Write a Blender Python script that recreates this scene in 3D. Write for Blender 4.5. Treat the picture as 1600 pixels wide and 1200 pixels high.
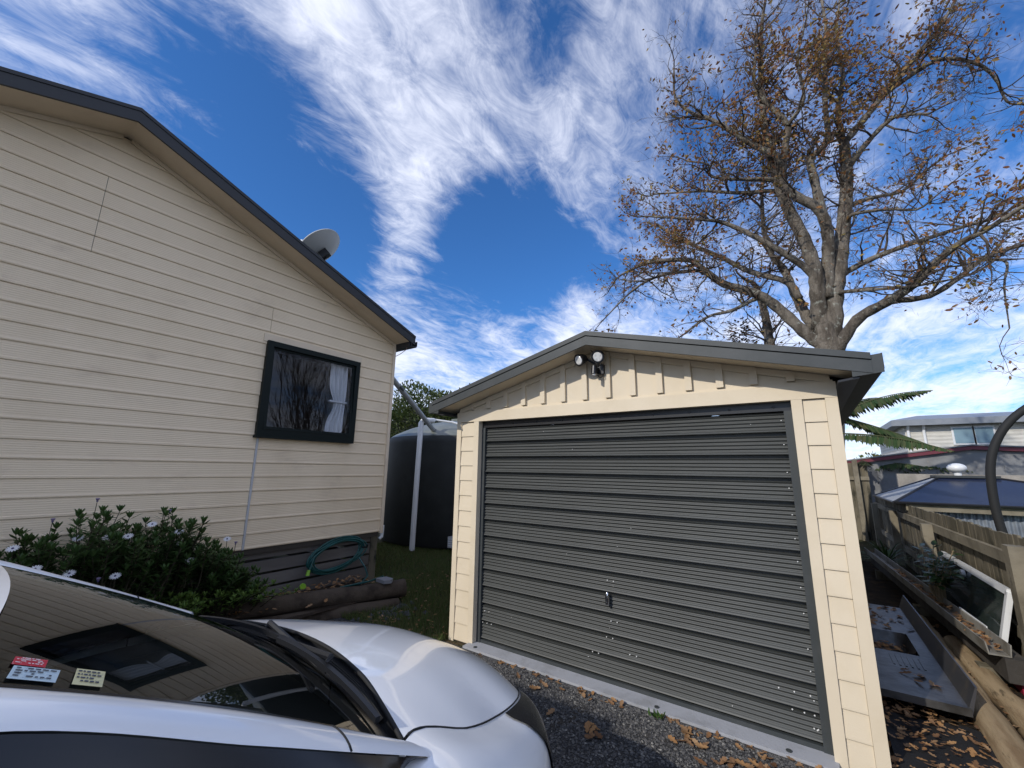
import bpy, math, random
from mathutils import Vector, Matrix
R = math.radians
random.seed(11)
scene = bpy.context.scene
for o in list(bpy.data.objects): bpy.data.objects.remove(o)

# ---------------------------------------------------------------- camera
SUN_AZ, SUN_EL = R(18), R(32)          # light travels towards +Y, swung 18 deg to +X
cam = bpy.data.cameras.new('camera'); cam_o = bpy.data.objects.new('camera', cam)
scene.collection.objects.link(cam_o); scene.camera = cam_o
cam.sensor_width = 36; cam.lens = 36*645.9/1600; cam.clip_start = .02; cam.clip_end = 3000
def cam_matrix(yaw, pit, rol, loc):
    c, s = math.cos, math.sin
    f = Vector((s(yaw)*c(pit), c(yaw)*c(pit), s(pit))); r = Vector((c(yaw), -s(yaw), 0)); d = f.cross(r)
    r2 = c(rol)*r + s(rol)*d; d2 = -s(rol)*r + c(rol)*d
    m = Matrix(((r2.x, -d2.x, -f.x), (r2.y, -d2.y, -f.y), (r2.z, -d2.z, -f.z))).to_4x4()
    m.translation = loc
    return m
cam_o.matrix_world = cam_matrix(-.6118, .20289, -.0145, (0, 0, 1.6))
scene.render.resolution_x = 1024; scene.render.resolution_y = 768

# ---------------------------------------------------------------- sky and sun
world = bpy.data.worlds.new('World'); scene.world = world; world.use_nodes = True
nt = world.node_tree; nt.nodes.clear()
def N(t, typ, **kw):
    n = t.nodes.new(typ)
    for k, v in kw.items():
        if k in n.inputs.keys(): n.inputs[k].default_value = v
        else: setattr(n, k, v)
    return n
def lk(t, a, b): t.links.new(a, b)
def math_n(t, op, a, b=None, clamp=False):
    n = t.nodes.new('ShaderNodeMath'); n.operation = op; n.use_clamp = clamp
    for i, v in enumerate((a, b)):
        if v is None: continue
        if isinstance(v, (int, float)): n.inputs[i].default_value = v
        else: t.links.new(v, n.inputs[i])
    return n.outputs[0]
def smooth_n(t, v, a, b):
    n = t.nodes.new('ShaderNodeMapRange'); n.interpolation_type = 'SMOOTHSTEP'
    t.links.new(v, n.inputs['Value']); n.inputs['From Min'].default_value = a; n.inputs['From Max'].default_value = b
    return n.outputs['Result']
sky = N(nt, 'ShaderNodeTexSky', sky_type='NISHITA', sun_disc=False, sun_elevation=SUN_EL, sun_rotation=math.pi + SUN_AZ,
        altitude=0, air_density=1.0, dust_density=.3, ozone_density=3.0)
tc = N(nt, 'ShaderNodeTexCoord')
sep = N(nt, 'ShaderNodeSeparateXYZ'); lk(nt, tc.outputs['Generated'], sep.inputs[0])
zz = math_n(nt, 'ADD', math_n(nt, 'MAXIMUM', sep.outputs['Z'], 0.0), .12)
px = math_n(nt, 'DIVIDE', sep.outputs['X'], zz); py = math_n(nt, 'DIVIDE', sep.outputs['Y'], zz)
cmb = N(nt, 'ShaderNodeCombineXYZ'); lk(nt, px, cmb.inputs[0]); lk(nt, py, cmb.inputs[1])
mp = N(nt, 'ShaderNodeMapping'); lk(nt, cmb.outputs[0], mp.inputs['Vector'])
mp.inputs['Rotation'].default_value = (0, 0, R(-28)); mp.inputs['Scale'].default_value = (1.0, .55, 1)
big = N(nt, 'ShaderNodeTexNoise', Scale=1.15, Detail=2.0, Roughness=.5); lk(nt, cmb.outputs[0], big.inputs['Vector'])
wis = N(nt, 'ShaderNodeTexNoise', Scale=2.6, Detail=7.0, Roughness=.64, Distortion=1.0); lk(nt, mp.outputs[0], wis.inputs['Vector'])
fine = N(nt, 'ShaderNodeTexNoise', Scale=11.0, Detail=5.0, Roughness=.7, Distortion=1.1); lk(nt, mp.outputs[0], fine.inputs['Vector'])
# the larger cloud banks: (direction, angular size, weight)
BANKS = [((-0.517, 0.499, 0.695), 0.26, 0.12), ((-0.673, 0.534, 0.511), 0.13, 0.3), ((-0.735, 0.541, 0.409), 0.11, 0.25), ((-0.212, 0.712, 0.67), 0.2, 0.15), ((-0.407, 0.839, 0.361), 0.15, 0.25), ((-0.798, 0.283, 0.531), 0.34, -0.85), ((-0.809, 0.401, 0.43), 0.22, -0.6), ((-0.457, 0.747, 0.482), 0.26, -0.85), ((-0.545, 0.642, 0.539), 0.14, -0.35), ((-0.714, 0.168, 0.68), 0.18, -0.5), ((-0.735, 0.432, 0.523), 0.14, -0.4), ((-0.299, 0.531, 0.793), 0.16, -0.3), ((-0.157, 0.773, 0.614), 0.3, -0.2), ((0.176, 0.818, 0.548), 0.5, -0.25), ((-0.637, 0.643, 0.424), 0.3, -0.3)]
acc = None
for (dx, dy, dz), size, wgt in BANKS:
    dp = N(nt, 'ShaderNodeVectorMath', operation='DISTANCE'); lk(nt, tc.outputs['Generated'], dp.inputs[0]); dp.inputs[1].default_value = (dx, dy, dz)
    g = math_n(nt, 'MULTIPLY', smooth_n(nt, dp.outputs['Value'], size, 0.0), wgt)
    acc = g if acc is None else math_n(nt, 'ADD', acc, g)
cov = math_n(nt, 'ADD', math_n(nt, 'MULTIPLY', math_n(nt, 'SUBTRACT', big.outputs['Fac'], .17), 1.5), acc)
hz = smooth_n(nt, sep.outputs['Z'], .42, .05)
cov = math_n(nt, 'ADD', cov, math_n(nt, 'MULTIPLY', hz, .40))
dens = math_n(nt, 'ADD', math_n(nt, 'MULTIPLY', math_n(nt, 'SUBTRACT', wis.outputs['Fac'], .5), 1.9),
              math_n(nt, 'MULTIPLY', math_n(nt, 'SUBTRACT', fine.outputs['Fac'], .5), 1.05))
cl = smooth_n(nt, math_n(nt, 'ADD', dens, cov), -.02, 1.15)
cl = math_n(nt, 'MULTIPLY', cl, .90)
skyc = N(nt, 'ShaderNodeMix', data_type='RGBA', blend_type='MULTIPLY'); skyc.inputs[0].default_value = 1.0
lk(nt, sky.outputs[0], skyc.inputs[6]); skyc.inputs[7].default_value = (.235, .48, .75, 1)
mixc = N(nt, 'ShaderNodeMix', data_type='RGBA'); lk(nt, cl, mixc.inputs[0]); lk(nt, skyc.outputs[2], mixc.inputs[6])
mixc.inputs[7].default_value = (4.7, 4.9, 5.6, 1)
bg = N(nt, 'ShaderNodeBackground', Strength=.15); lk(nt, mixc.outputs[2], bg.inputs['Color'])
wo = N(nt, 'ShaderNodeOutputWorld'); lk(nt, bg.outputs[0], wo.inputs[0])
sl = bpy.data.lights.new('sun', 'SUN'); sl.energy = 2.0; sl.angle = R(.53); sl.color = (1.0, .94, .84)
so = bpy.data.objects.new('sun', sl); scene.collection.objects.link(so)
trav = Vector((math.sin(SUN_AZ)*math.cos(SUN_EL), math.cos(SUN_AZ)*math.cos(SUN_EL), -math.sin(SUN_EL)))
so.rotation_euler = trav.to_track_quat('-Z', 'Y').to_euler(); so.location = (-6, -12, 15)
vs = scene.view_settings; vs.view_transform = 'Standard'; vs.look = 'None'; vs.exposure = 0.6; vs.gamma = 1; vs.use_curve_mapping = False
scene.render.engine = 'CYCLES'
scene.cycles.max_bounces = 6; scene.cycles.diffuse_bounces = 2; scene.cycles.glossy_bounces = 3; scene.cycles.transmission_bounces = 4; scene.cycles.transparent_max_bounces = 8
world.cycles.sampling_method = 'MANUAL'; world.cycles.sample_map_resolution = 512

# ---------------------------------------------------------------- materials
def mat(name, col, rough=.6, spec=.4, metal=0, coat=0, var=None, var2=None, bump=None, bump2=None, wave=None, island=None, backmix=None):
    """var=(scale, colour2, lo, hi, [xyz stretch]); bump=(scale, dist); wave=(axis, period, dist); island=list of colours picked per piece"""
    m = bpy.data.materials.new(name); m.use_nodes = True; t = m.node_tree
    b = t.nodes['Principled BSDF']; b.inputs['Roughness'].default_value = rough; b.inputs['Metallic'].default_value = metal
    b.inputs['Specular IOR Level'].default_value = spec
    if coat: b.inputs['Coat Weight'].default_value = coat; b.inputs['Coat Roughness'].default_value = .04
    tcn = N(t, 'ShaderNodeTexCoord')
    cur = None
    if island:
        gi = N(t, 'ShaderNodeNewGeometry'); cr = N(t, 'ShaderNodeValToRGB'); lk(t, gi.outputs['Random Per Island'], cr.inputs[0])
        e = cr.color_ramp.elements
        while len(e) < len(island): e.new(.5)
        for i, c in enumerate(island): e[i].position = i/max(1, len(island)-1); e[i].color = (*c, 1)
        cur = cr.outputs[0]
    for vv in (var, var2):
        if not vv: continue
        sc, c2, lo, hi = vv[:4]
        src = tcn.outputs['Object']
        if len(vv) > 4:
            mpn = N(t, 'ShaderNodeMapping'); mpn.inputs['Scale'].default_value = vv[4]; lk(t, src, mpn.inputs['Vector']); src = mpn.outputs[0]
        nn = N(t, 'ShaderNodeTexNoise', Scale=sc, Detail=6.0, Roughness=.6); lk(t, src, nn.inputs['Vector'])
        f = smooth_n(t, nn.outputs['Fac'], lo, hi)
        mx = N(t, 'ShaderNodeMix', data_type='RGBA'); lk(t, f, mx.inputs[0])
        if cur is None: mx.inputs[6].default_value = (*col, 1)
        else: lk(t, cur, mx.inputs[6])
        mx.inputs[7].default_value = (*c2, 1); cur = mx.outputs[2]
    if cur is None: b.inputs['Base Color'].default_value = (*col, 1)
    else: lk(t, cur, b.inputs['Base Color'])
    prev = None
    for bb in (bump, bump2):
        if not bb: continue
        src = tcn.outputs['Object']
        if len(bb) > 2:
            mpn = N(t, 'ShaderNodeMapping'); mpn.inputs['Scale'].default_value = bb[2]; lk(t, src, mpn.inputs['Vector']); src = mpn.outputs[0]
        nn = N(t, 'ShaderNodeTexNoise', Scale=bb[0], Detail=4.0, Roughness=.6); lk(t, src, nn.inputs['Vector'])
        bn = N(t, 'ShaderNodeBump', Strength=1.0, Distance=bb[1]); lk(t, nn.outputs['Fac'], bn.inputs['Height'])
        if prev: lk(t, prev, bn.inputs['Normal'])
        prev = bn.outputs[0]
    if wave:
        ax, per, dist = wave
        wn = N(t, 'ShaderNodeTexWave', wave_type='BANDS', bands_direction=ax, Scale=2*math.pi/(20*per), Distortion=1.2, Detail=2.0)
        wn.inputs['Detail Scale'].default_value = 1.0
        lk(t, tcn.outputs['Object'], wn.inputs['Vector'])
        bn = N(t, 'ShaderNodeBump', Strength=1.0, Distance=dist); lk(t, wn.outputs['Fac'], bn.inputs['Height'])
        if prev: lk(t, prev, bn.inputs['Normal'])
        prev = bn.outputs[0]
    if prev: lk(t, prev, b.inputs['Normal'])
    if backmix:            # thin leaves let some light through
        tr = N(t, 'ShaderNodeBsdfTranslucent'); 
        if cur is not None: lk(t, cur, tr.inputs['Color'])
        else: tr.inputs['Color'].default_value = (*col, 1)
        ms = N(t, 'ShaderNodeMixShader'); ms.inputs[0].default_value = backmix
        lk(t, b.outputs[0], ms.inputs[1]); lk(t, tr.outputs[0], ms.inputs[2]); lk(t, ms.outputs[0], t.nodes['Material Output'].inputs[0])
    return m
def glass_mat(name, tint, ior=1.5, clear=1.0, rough=.0):
    m = bpy.data.materials.new(name); m.use_nodes = True; t = m.node_tree; t.nodes.remove(t.nodes['Principled BSDF'])
    fr = N(t, 'ShaderNodeFresnel'); gg = N(t, 'ShaderNodeNewGeometry'); mr = N(t, 'ShaderNodeMapRange'); lk(t, gg.outputs['Backfacing'], mr.inputs['Value']); mr.inputs['To Min'].default_value = ior; mr.inputs['To Max'].default_value = 1/ior; lk(t, mr.outputs['Result'], fr.inputs['IOR']); tr = N(t, 'ShaderNodeBsdfTransparent', Color=(*tint, 1)); gl = N(t, 'ShaderNodeBsdfGlossy', Roughness=rough)
    ms = N(t, 'ShaderNodeMixShader'); lk(t, fr.outputs[0], ms.inputs[0]); lk(t, tr.outputs[0], ms.inputs[1]); lk(t, gl.outputs[0], ms.inputs[2])
    lk(t, ms.outputs[0], t.nodes['Material Output'].inputs[0])
    return m

# ---------------------------------------------------------------- mesh builder and scene helpers
def wloc(o):
    v = Vector((0, 0, 0))
    while o is not None: v += o.location; o = o.parent
    return v
class MB:
    def __init__(s): s.v = []; s.f = []
    def add(s, vs, fs):
        k = len(s.v); s.v += [tuple(p) for p in vs]; s.f += [tuple(i + k for i in f) for f in fs]; return s
    def box(s, x0, x1, y0, y1, z0, z1):
        return s.add([(x, y, z) for x in (x0, x1) for y in (y0, y1) for z in (z0, z1)],
                     [(0, 1, 3, 2), (4, 6, 7, 5), (0, 4, 5, 1), (2, 3, 7, 6), (0, 2, 6, 4), (1, 5, 7, 3)])
    def bar(s, a, b, w, h, up=(0, 0, 1)):
        a, b = Vector(a), Vector(b); d = (b - a).normalized(); sd = d.cross(Vector(up)).normalized(); u = sd.cross(d)
        vs = []
        for p in (a, b):
            for i, j in ((-1, -1), (1, -1), (1, 1), (-1, 1)): vs.append(p + sd*(w/2*i) + u*(h/2*j))
        return s.add(vs, [(3, 2, 1, 0), (4, 5, 6, 7), (0, 1, 5, 4), (1, 2, 6, 5), (2, 3, 7, 6), (3, 0, 4, 7)])
    def tube(s, pts, rad, n=8, cap=True):
        pts = [Vector(p) for p in pts]
        if isinstance(rad, (int, float)): rad = [rad]*len(pts)
        ref = None; vs = []
        for i, p in enumerate(pts):
            d = (pts[min(i+1, len(pts)-1)] - pts[max(i-1, 0)]).normalized()
            if ref is None: ref = d.orthogonal().normalized()
            ref = (ref - d*ref.dot(d))
            ref = ref.normalized() if ref.length > 1e-6 else d.orthogonal().normalized()
            b = d.cross(ref)
            for k in range(n):
                a = 2*math.pi*k/n; vs.append(p + (ref*math.cos(a) + b*math.sin(a))*rad[i])
        fs = [(i*n + k, i*n + (k+1) % n, (i+1)*n + (k+1) % n, (i+1)*n + k) for i in range(len(pts)-1) for k in range(n)]
        if cap: fs += [tuple(range(n-1, -1, -1)), tuple((len(pts)-1)*n + k for k in range(n))]
        return s.add(vs, fs)
    def grid(s, fn, nu, nv, flip=False):
        vs = [fn(i/nu, j/nv) for i in range(nu+1) for j in range(nv+1)]; w = nv+1
        fs = [(i*w+j, (i+1)*w+j, (i+1)*w+j+1, i*w+j+1) for i in range(nu) for j in range(nv)]
        if flip: fs = [f[::-1] for f in fs]
        return s.add(vs, fs)
    def prism(s, poly, fn0, fn1):
        """poly: list of 2-D points; fn0/fn1 map a 2-D point to the 3-D end positions"""
        n = len(poly)
        return s.add([fn0(p) for p in poly] + [fn1(p) for p in poly],
                     [tuple(range(n-1, -1, -1)), tuple(range(n, 2*n))] + [(i, (i+1) % n, (i+1) % n + n, i+n) for i in range(n)])
    def lathe(s, prof, c, n=24):
        vs = [(c[0]+r*math.cos(2*math.pi*k/n), c[1]+r*math.sin(2*math.pi*k/n), c[2]+z) for r, z in prof for k in range(n)]
        fs = [(i*n+k, i*n+(k+1) % n, (i+1)*n+(k+1) % n, (i+1)*n+k) for i in range(len(prof)-1) for k in range(n)]
        return s.add(vs, fs)
    def build(s, name, m, parent=None, smooth=False, label=None, cat=None, group=None, kind=None, fix=True):
        off = wloc(parent) if parent else Vector((0, 0, 0))
        me = bpy.data.meshes.new(name); me.from_pydata([tuple(Vector(p) - off) for p in s.v], [], s.f)
        if fix:
            import bmesh
            bm = bmesh.new(); bm.from_mesh(me); bmesh.ops.recalc_face_normals(bm, faces=bm.faces); bm.to_mesh(me); bm.free()
        me.materials.append(m)
        if smooth:
            me.polygons.foreach_set('use_smooth', [True]*len(me.polygons))
            if smooth != 'all': me.set_sharp_from_angle(angle=R(40))
        o = bpy.data.objects.new(name, me); scene.collection.objects.link(o)
        if parent: o.parent = parent
        tag(o, label, cat, group, kind)
        return o
def tag(o, label=None, cat=None, group=None, kind=None):
    for k, v in (('label', label), ('category', cat), ('group', group), ('kind', kind)):
        if v: o[k] = v
    return o
def thing(name, label, cat, loc, group=None):
    o = bpy.data.objects.new(name, None); o.empty_display_size = .1; scene.collection.objects.link(o); o.location = loc
    return tag(o, label, cat, group)
def inst(src, parent, loc, rot=(0, 0, 0), sc=1.0):
    o = src.copy(); scene.collection.objects.link(o); o.parent = parent
    o.location = Vector(loc) - (wloc(parent) if parent else Vector((0, 0, 0))); o.rotation_euler = rot; o.scale = (sc, sc, sc) if isinstance(sc, (int, float)) else sc
    return o
def cr(keys, x):
    """Catmull-Rom style smooth interpolation of [(x, a, b, ...)] rows"""
    n = len(keys)
    if x <= keys[0][0]: return keys[0][1:]
    if x >= keys[-1][0]: return keys[-1][1:]
    i = max(k for k in range(n-1) if keys[k][0] <= x)
    x0, x1 = keys[i][0], keys[i+1][0]; t = (x-x0)/(x1-x0); out = []
    for c in range(1, len(keys[0])):
        y0, y1 = keys[i][c], keys[i+1][c]
        def slope(k):
            if k == 0: return (keys[1][c]-keys[0][c])/(keys[1][0]-keys[0][0])
            if k == n-1: return (keys[-1][c]-keys[-2][c])/(keys[-1][0]-keys[-2][0])
            return (keys[k+1][c]-keys[k-1][c])/(keys[k+1][0]-keys[k-1][0])
        m0, m1 = slope(i)*(x1-x0), slope(i+1)*(x1-x0)
        out.append((2*t**3-3*t*t+1)*y0 + (t**3-2*t*t+t)*m0 + (-2*t**3+3*t*t)*y1 + (t**3-t*t)*m1)
    return tuple(out)
rnd = random.Random(5)
def U(a, b): return rnd.uniform(a, b)
def leaf(mb, p, d, n, ln, wd, curl=0.0):
    """a six-sided leaf blade from p along d, facing n"""
    d = Vector(d).normalized(); sd = d.cross(Vector(n)); sd = sd.normalized() if sd.length > 1e-5 else d.orthogonal().normalized()
    nn = sd.cross(d); p = Vector(p)
    mb.add([p, p+d*ln*.35+sd*wd*.5+nn*curl*.4, p+d*ln*.75+sd*wd*.38+nn*curl, p+d*ln+nn*curl*1.6, p+d*ln*.75-sd*wd*.38+nn*curl, p+d*ln*.35-sd*wd*.5+nn*curl*.4],
           [(0, 1, 2, 3), (0, 3, 4, 5)])
# ---------------------------------------------------------------- shared materials
M_cream_h = mat('weatherboard_cream', (.86, .70, .495), .5, .35, var=(1.2, (.80, .645, .445), .42, .72), var2=(2.2, (.68, .54, .385), .55, .8, (1, .8, 1.6)), wave=('Z', .0185, .0010), bump=(60, .0006))
M_cream_plain = mat('cream_paint', (.78, .64, .47), .55, .35, var=(3, (.70, .56, .41), .45, .8), bump=(80, .0004))
M_cream_g = mat('garage_cream', (.70, .60, .45), .55, .35, var=(4, (.66, .56, .41), .42, .75), var2=(14, (.58, .49, .36), .68, .9), bump=(120, .0006))
M_charcoal = mat('charcoal_steel', (.042, .048, .050), .5, .4, var=(6, (.055, .06, .062), .4, .7), bump=(150, .0003))
M_fascia = mat('black_barge', (.022, .024, .028), .45, .5, var=(9, (.10, .11, .09), .69, .82))
M_black = mat('black_plastic', (.014, .014, .016), .35, .5)
M_rubber = mat('black_rubber', (.02, .02, .02), .7, .3)
M_white = mat('white_plastic', (.75, .76, .77), .35, .5, var=(8, (.62, .63, .64), .5, .8))
M_wood = mat('weathered_timber', (.185, .16, .115), .85, .2, var=(3, (.10, .088, .062), .4, .7, (1, 1, .25)), var2=(5, (.035, .034, .025), .52, .68, (1, 1, .45)), bump=(40, .004, (1, 1, .1)))
M_rail = mat('weathered_rail', (.25, .22, .165), .85, .2, var=(3, (.15, .13, .095), .4, .7), var2=(12, (.06, .055, .045), .62, .8), bump=(30, .003))
M_base = mat('stained_base_board', (.13, .118, .108), .8, .25, var=(4, (.19, .175, .16), .45, .75, (1, .2, 1)), bump=(40, .002, (1, .1, 1)))
M_log = mat('old_log', (.085, .065, .048), .9, .2, var=(5, (.04, .03, .022), .4, .7), bump=(25, .01))
M_soil = mat('soil', (.045, .034, .025), .95, .1, var=(7, (.085, .06, .04), .45, .75), bump=(40, .02))

# ---------------------------------------------------------------- ground
M_ground = mat('ground', (.05, .052, .026), .95, .1, var=(2.2, (.085, .062, .036), .42, .68), var2=(14, (.03, .036, .016), .5, .8), bump=(30, .03))
MB().add([(-400, -400, 0), (400, -400, 0), (400, 900, 0), (-400, 900, 0)], [(0, 1, 2, 3)]).build('ground', M_ground, kind='structure')
M_gravel = mat('gravel_bed', (.050, .050, .052), .9, .3, var=(60, (.14, .135, .125), .5, .68), var2=(3, (.075, .06, .045), .5, .8), bump=(70, .02), bump2=(160, .008))
MB().grid(lambda a, b: (-4.3+4.9*a, -9+12.16*b, .012), 2, 2).build('driveway', M_gravel, kind='structure')
M_side = mat('side_dirt', (.035, .028, .022), .95, .1, var=(6, (.075, .05, .03), .45, .7), bump=(35, .03))
MB().grid(lambda a, b: (.206+1.03*a, 1.5+9*b, .018+.02*math.sin(9*b+3*a)+.03*a), 6, 40).build('side_path', M_side, kind='structure', smooth='all')
# gravel stones
M_stone = mat('gravel_stone', (.1, .1, .1), .75, .35, island=[(.035, .035, .038), (.06, .06, .063), (.09, .088, .086), (.07, .068, .07), (.13, .125, .118), (.05, .05, .054), (.24, .23, .21)])
mb = MB()
OCT = [(1, 0, 0), (-1, 0, 0), (0, 1, 0), (0, -1, 0), (0, 0, 1), (0, 0, -1)]
OF = [(0, 2, 4), (2, 1, 4), (1, 3, 4), (3, 0, 4), (2, 0, 5), (1, 2, 5), (3, 1, 5), (0, 3, 5)]
def stone(mb, x, y, z, r):
    q = Matrix.Rotation(U(0, 6.3), 3, 'Z') @ Matrix.Rotation(U(-.6, .6), 3, 'X')
    sc = (r*U(.7, 1.3), r*U(.6, 1.0), r*U(.45, .75))
    mb.add([Vector((x, y, z)) + q @ Vector((p[0]*sc[0]*U(.8, 1.2), p[1]*sc[1]*U(.8, 1.2), p[2]*sc[2])) for p in OCT], OF)
for i in range(26000):
    y = 3.13 - 2.0*rnd.random()**1.5; x = U(-2.75, .42)
    stone(mb, x, y, .014, U(.006, .0135))
mb.build('gravel', M_stone, kind='stuff', label='loose dark grey gravel spread over the driveway', cat='gravel', fix=False)
# fallen oak leaves
M_dead = mat('dead_leaf', (.3, .16, .07), .75, .25, island=[(.33, .17, .07), (.42, .24, .11), (.22, .11, .05), (.36, .22, .12), (.16, .08, .04), (.45, .29, .16)], backmix=.2)
LOBE = [(0, 0), (.25, .18), (.38, .12), (.52, .30), (.64, .17), (.80, .24), (1, 0), (.80, -.24), (.64, -.17), (.52, -.30), (.38, -.12), (.25, -.18)]
def dead_leaf(mb, x, y, z, ln):
    a = U(0, 6.28); ca, sa = math.cos(a), math.sin(a); tx, ty = U(-.35, .35), U(-.35, .35); cu = U(.05, .5)
    vs = []
    for u, v in LOBE:
        u -= .5; h = cu*(v*v*2.2 + u*u*.5)
        vs.append((x+ln*(u*ca-v*sa), y+ln*(u*sa+v*ca), z+ln*(h+.12+tx*u+ty*v)))
    c = (x, y, z+ln*.10)
    n = len(vs); mb.add(vs+[c], [(i, (i+1) % n, n) for i in range(n)])
mb = MB()
for i in range(75):                      # along the door sill
    t = rnd.random()**.8; x = -2.55+2.6*t; y = 3.135-abs(rnd.gauss(0, .045)); 
    dead_leaf(mb, x, y, .018, U(.025, .06))
for cx, cy, n, s in ((-.42, 2.93, 22, .07), (-.2, 2.86, 16, .06), (-.75, 2.98, 14, .07), (-1.28, 2.72, 4, .07), (-1.2, 2.66, 4, .05), (-1.55, 2.68, 2, .05), (-1.75, 2.95, 5, .08), (-.5, 2.6, 5, .15), (-.1, 2.65, 8, .12), (-1.0, 2.45, 3, .15)):
    for i in range(n): dead_leaf(mb, rnd.gauss(cx, s), min(3.13, rnd.gauss(cy, s*.7)), .022, U(.04, .085))
mb.build('fallen_leaves', M_dead, kind='stuff', label='brown fallen oak leaves scattered over the driveway gravel', cat='leaves', fix=False)
mb = MB()
for i in range(420):
    x, y = U(-5.0, -2.98), 3.0+5.0*rnd.random()**1.5
    dead_leaf(mb, x, y, .035, U(.03, .065))
for i in range(260):
    y = U(1.9, 3.75); x = -5.1+abs(rnd.gauss(0, .28)); dead_leaf(mb, x, y, .17, U(.04, .08))
mb.build('lawn_leaves', M_dead, kind='stuff', label='brown leaf litter lying on the grass between house and garage', cat='leaves', fix=False)
mb = MB()
for i in range(1300):
    x, y = U(.22, 1.2), 2.2+4.6*rnd.random()**1.4
    dead_leaf(mb, x, y, U(.03, .075), U(.025, .07))
mb.build('side_leaves', M_dead, kind='stuff', label='thick brown leaf litter in the side passage by the fence', cat='leaves', fix=False)
# grass between house and garage
M_grass = mat('grass', (.06, .09, .025), .8, .2, island=[(.07, .11, .03), (.10, .14, .04), (.14, .13, .055), (.075, .12, .03), (.16, .125, .065)], backmix=.25)
mb = MB()
for i in range(42000):
    x = U(-5.0, -2.97); y = 2.95+5.6*rnd.random()**1.3
    if y < 3.7 and x < -4.1-(3.7-y)*.4: continue
    h = U(.035, .095); a = U(0, 6.28); lx, ly = U(-.04, .04), U(-.04, .04); w = .006
    mb.add([(x-w*math.cos(a), y-w*math.sin(a), 0), (x+w*math.cos(a), y+w*math.sin(a), 0), (x+lx, y+ly, h)], [(0, 1, 2)])
for i in range(14000):
    x = U(-7.6, -5.0); y = U(4.15, 6.35); h = U(.03, .08); a = U(0, 6.28); w = .006
    mb.add([(x-w*math.cos(a), y-w*math.sin(a), 0), (x+w*math.cos(a), y+w*math.sin(a), 0), (x+U(-.04, .04), y+U(-.04, .04), h)], [(0, 1, 2)])
mb.build('lawn', M_grass, kind='stuff', label='patchy short grass between house and garage', cat='grass', fix=False)

# ---------------------------------------------------------------- the house
HX, RY, RZ, SL = -5.2, .687, 4.79, .3655        # gable wall plane, ridge y, apex z of wall, roof slope
HB, CY0, CY1 = .68, 4.11, -2.74                 # cladding bottom, the two wall corners
house = thing('house', 'cream weatherboard house with black barge boards and gable end facing the driveway', 'house', (HX, RY, 0))
def rake(y): return RZ - SL*abs(y-RY)
M_wrap = mat('wall_backing', (.06, .05, .04), .9)
MB().box(-15, HX-.1, CY0-.12, CY0-.02, .62, 3.6).build('side_wall', M_cream_h, house)
MB().box(-15, HX-.1, CY1, CY1+.1, .62, 3.6).build('side_wall', M_cream_h, house)
MB().box(-15, -14.9, CY1+.1, CY0-.12, .62, 3.6).build('rear_wall', M_cream_h, house)
WY0, WY1, WZ0, WZ1 = 2.25, 3.49, 1.97, 3.07
CB = .1572
def board(y0, y1, z0, z1):
    zc = [(0, z1+.003), (.005, z1+.003), (.0065, z1-.012), (.011, z0+.030), (.0155, z0+.023), (.0165, z0+.010), (.0135, z0+.002), (.008, z0+.0005), (0, z0+.0005)]
    def end(y, right):
        def fn(p):
            d, z = p; yy = y
            if right: yy = min(y, RY+(RZ-z)/SL)
            else: yy = max(y, RY-(RZ-z)/SL)
            return (HX-.011+d, yy, z)
        return fn
    if min(y1, RY+(RZ-z0)/SL) - max(y0, RY-(RZ-z0)/SL) < .05: return
    m = MB(); m.prism(zc, end(y0, False), end(y1, True)); m.build('weatherboard', M_cream_h, house)
k = 0
while HB + k*CB < RZ-.03:
    z0 = HB+k*CB; z1 = min(z0+CB-.004, RZ-.004)
    if k < 7: cuts = [CY1, -1.6, 2.268, 2.276, CY0-.012]
    elif z0 < WZ1 and z1 > WZ0: cuts = None
    elif 18 <= k <= 22: cuts = [CY1, .622, .626, CY0-.012]
    elif 15 <= k <= 17: cuts = [CY1, 2.25, 2.254, CY0-.012]
    else: cuts = [CY1, -1.1, -1.096, CY0-.012]
    if cuts is None:
        board(CY1, WY0-.02, z0, z1); board(WY1+.02, CY0-.012, z0, z1)
        # strips above and below the opening
        if z0 < WZ0 < z1: board(WY0-.02, WY1+.02, z0, WZ0-.02)
        if z0 < WZ1+.02 < z1: board(WY0-.02, WY1+.02, WZ1+.03, z1)
    else:
        for a, b in zip(cuts[:-1], cuts[1:]):
            if b-a > .02: board(a, b, z0, z1)
    k += 1
M_joiner = mat('grey_joiner', (.50, .50, .51), .4, .4)
MB().box(HX, HX+.012, 2.262, 2.284, HB, WZ0-.03).build('joint_cover', M_joiner, house)
MB().box(HX, HX+.0085, WY0-.06, WY1+.06, WZ1+.005, WZ1+.10).build('window_head_trim', M_cream_plain, house)
MB().box(HX-.09, HX+.022, CY0-.012, CY0+.035, HB-.02, rake(CY0)-.005).build('corner_trim', M_cream_plain, house)
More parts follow.
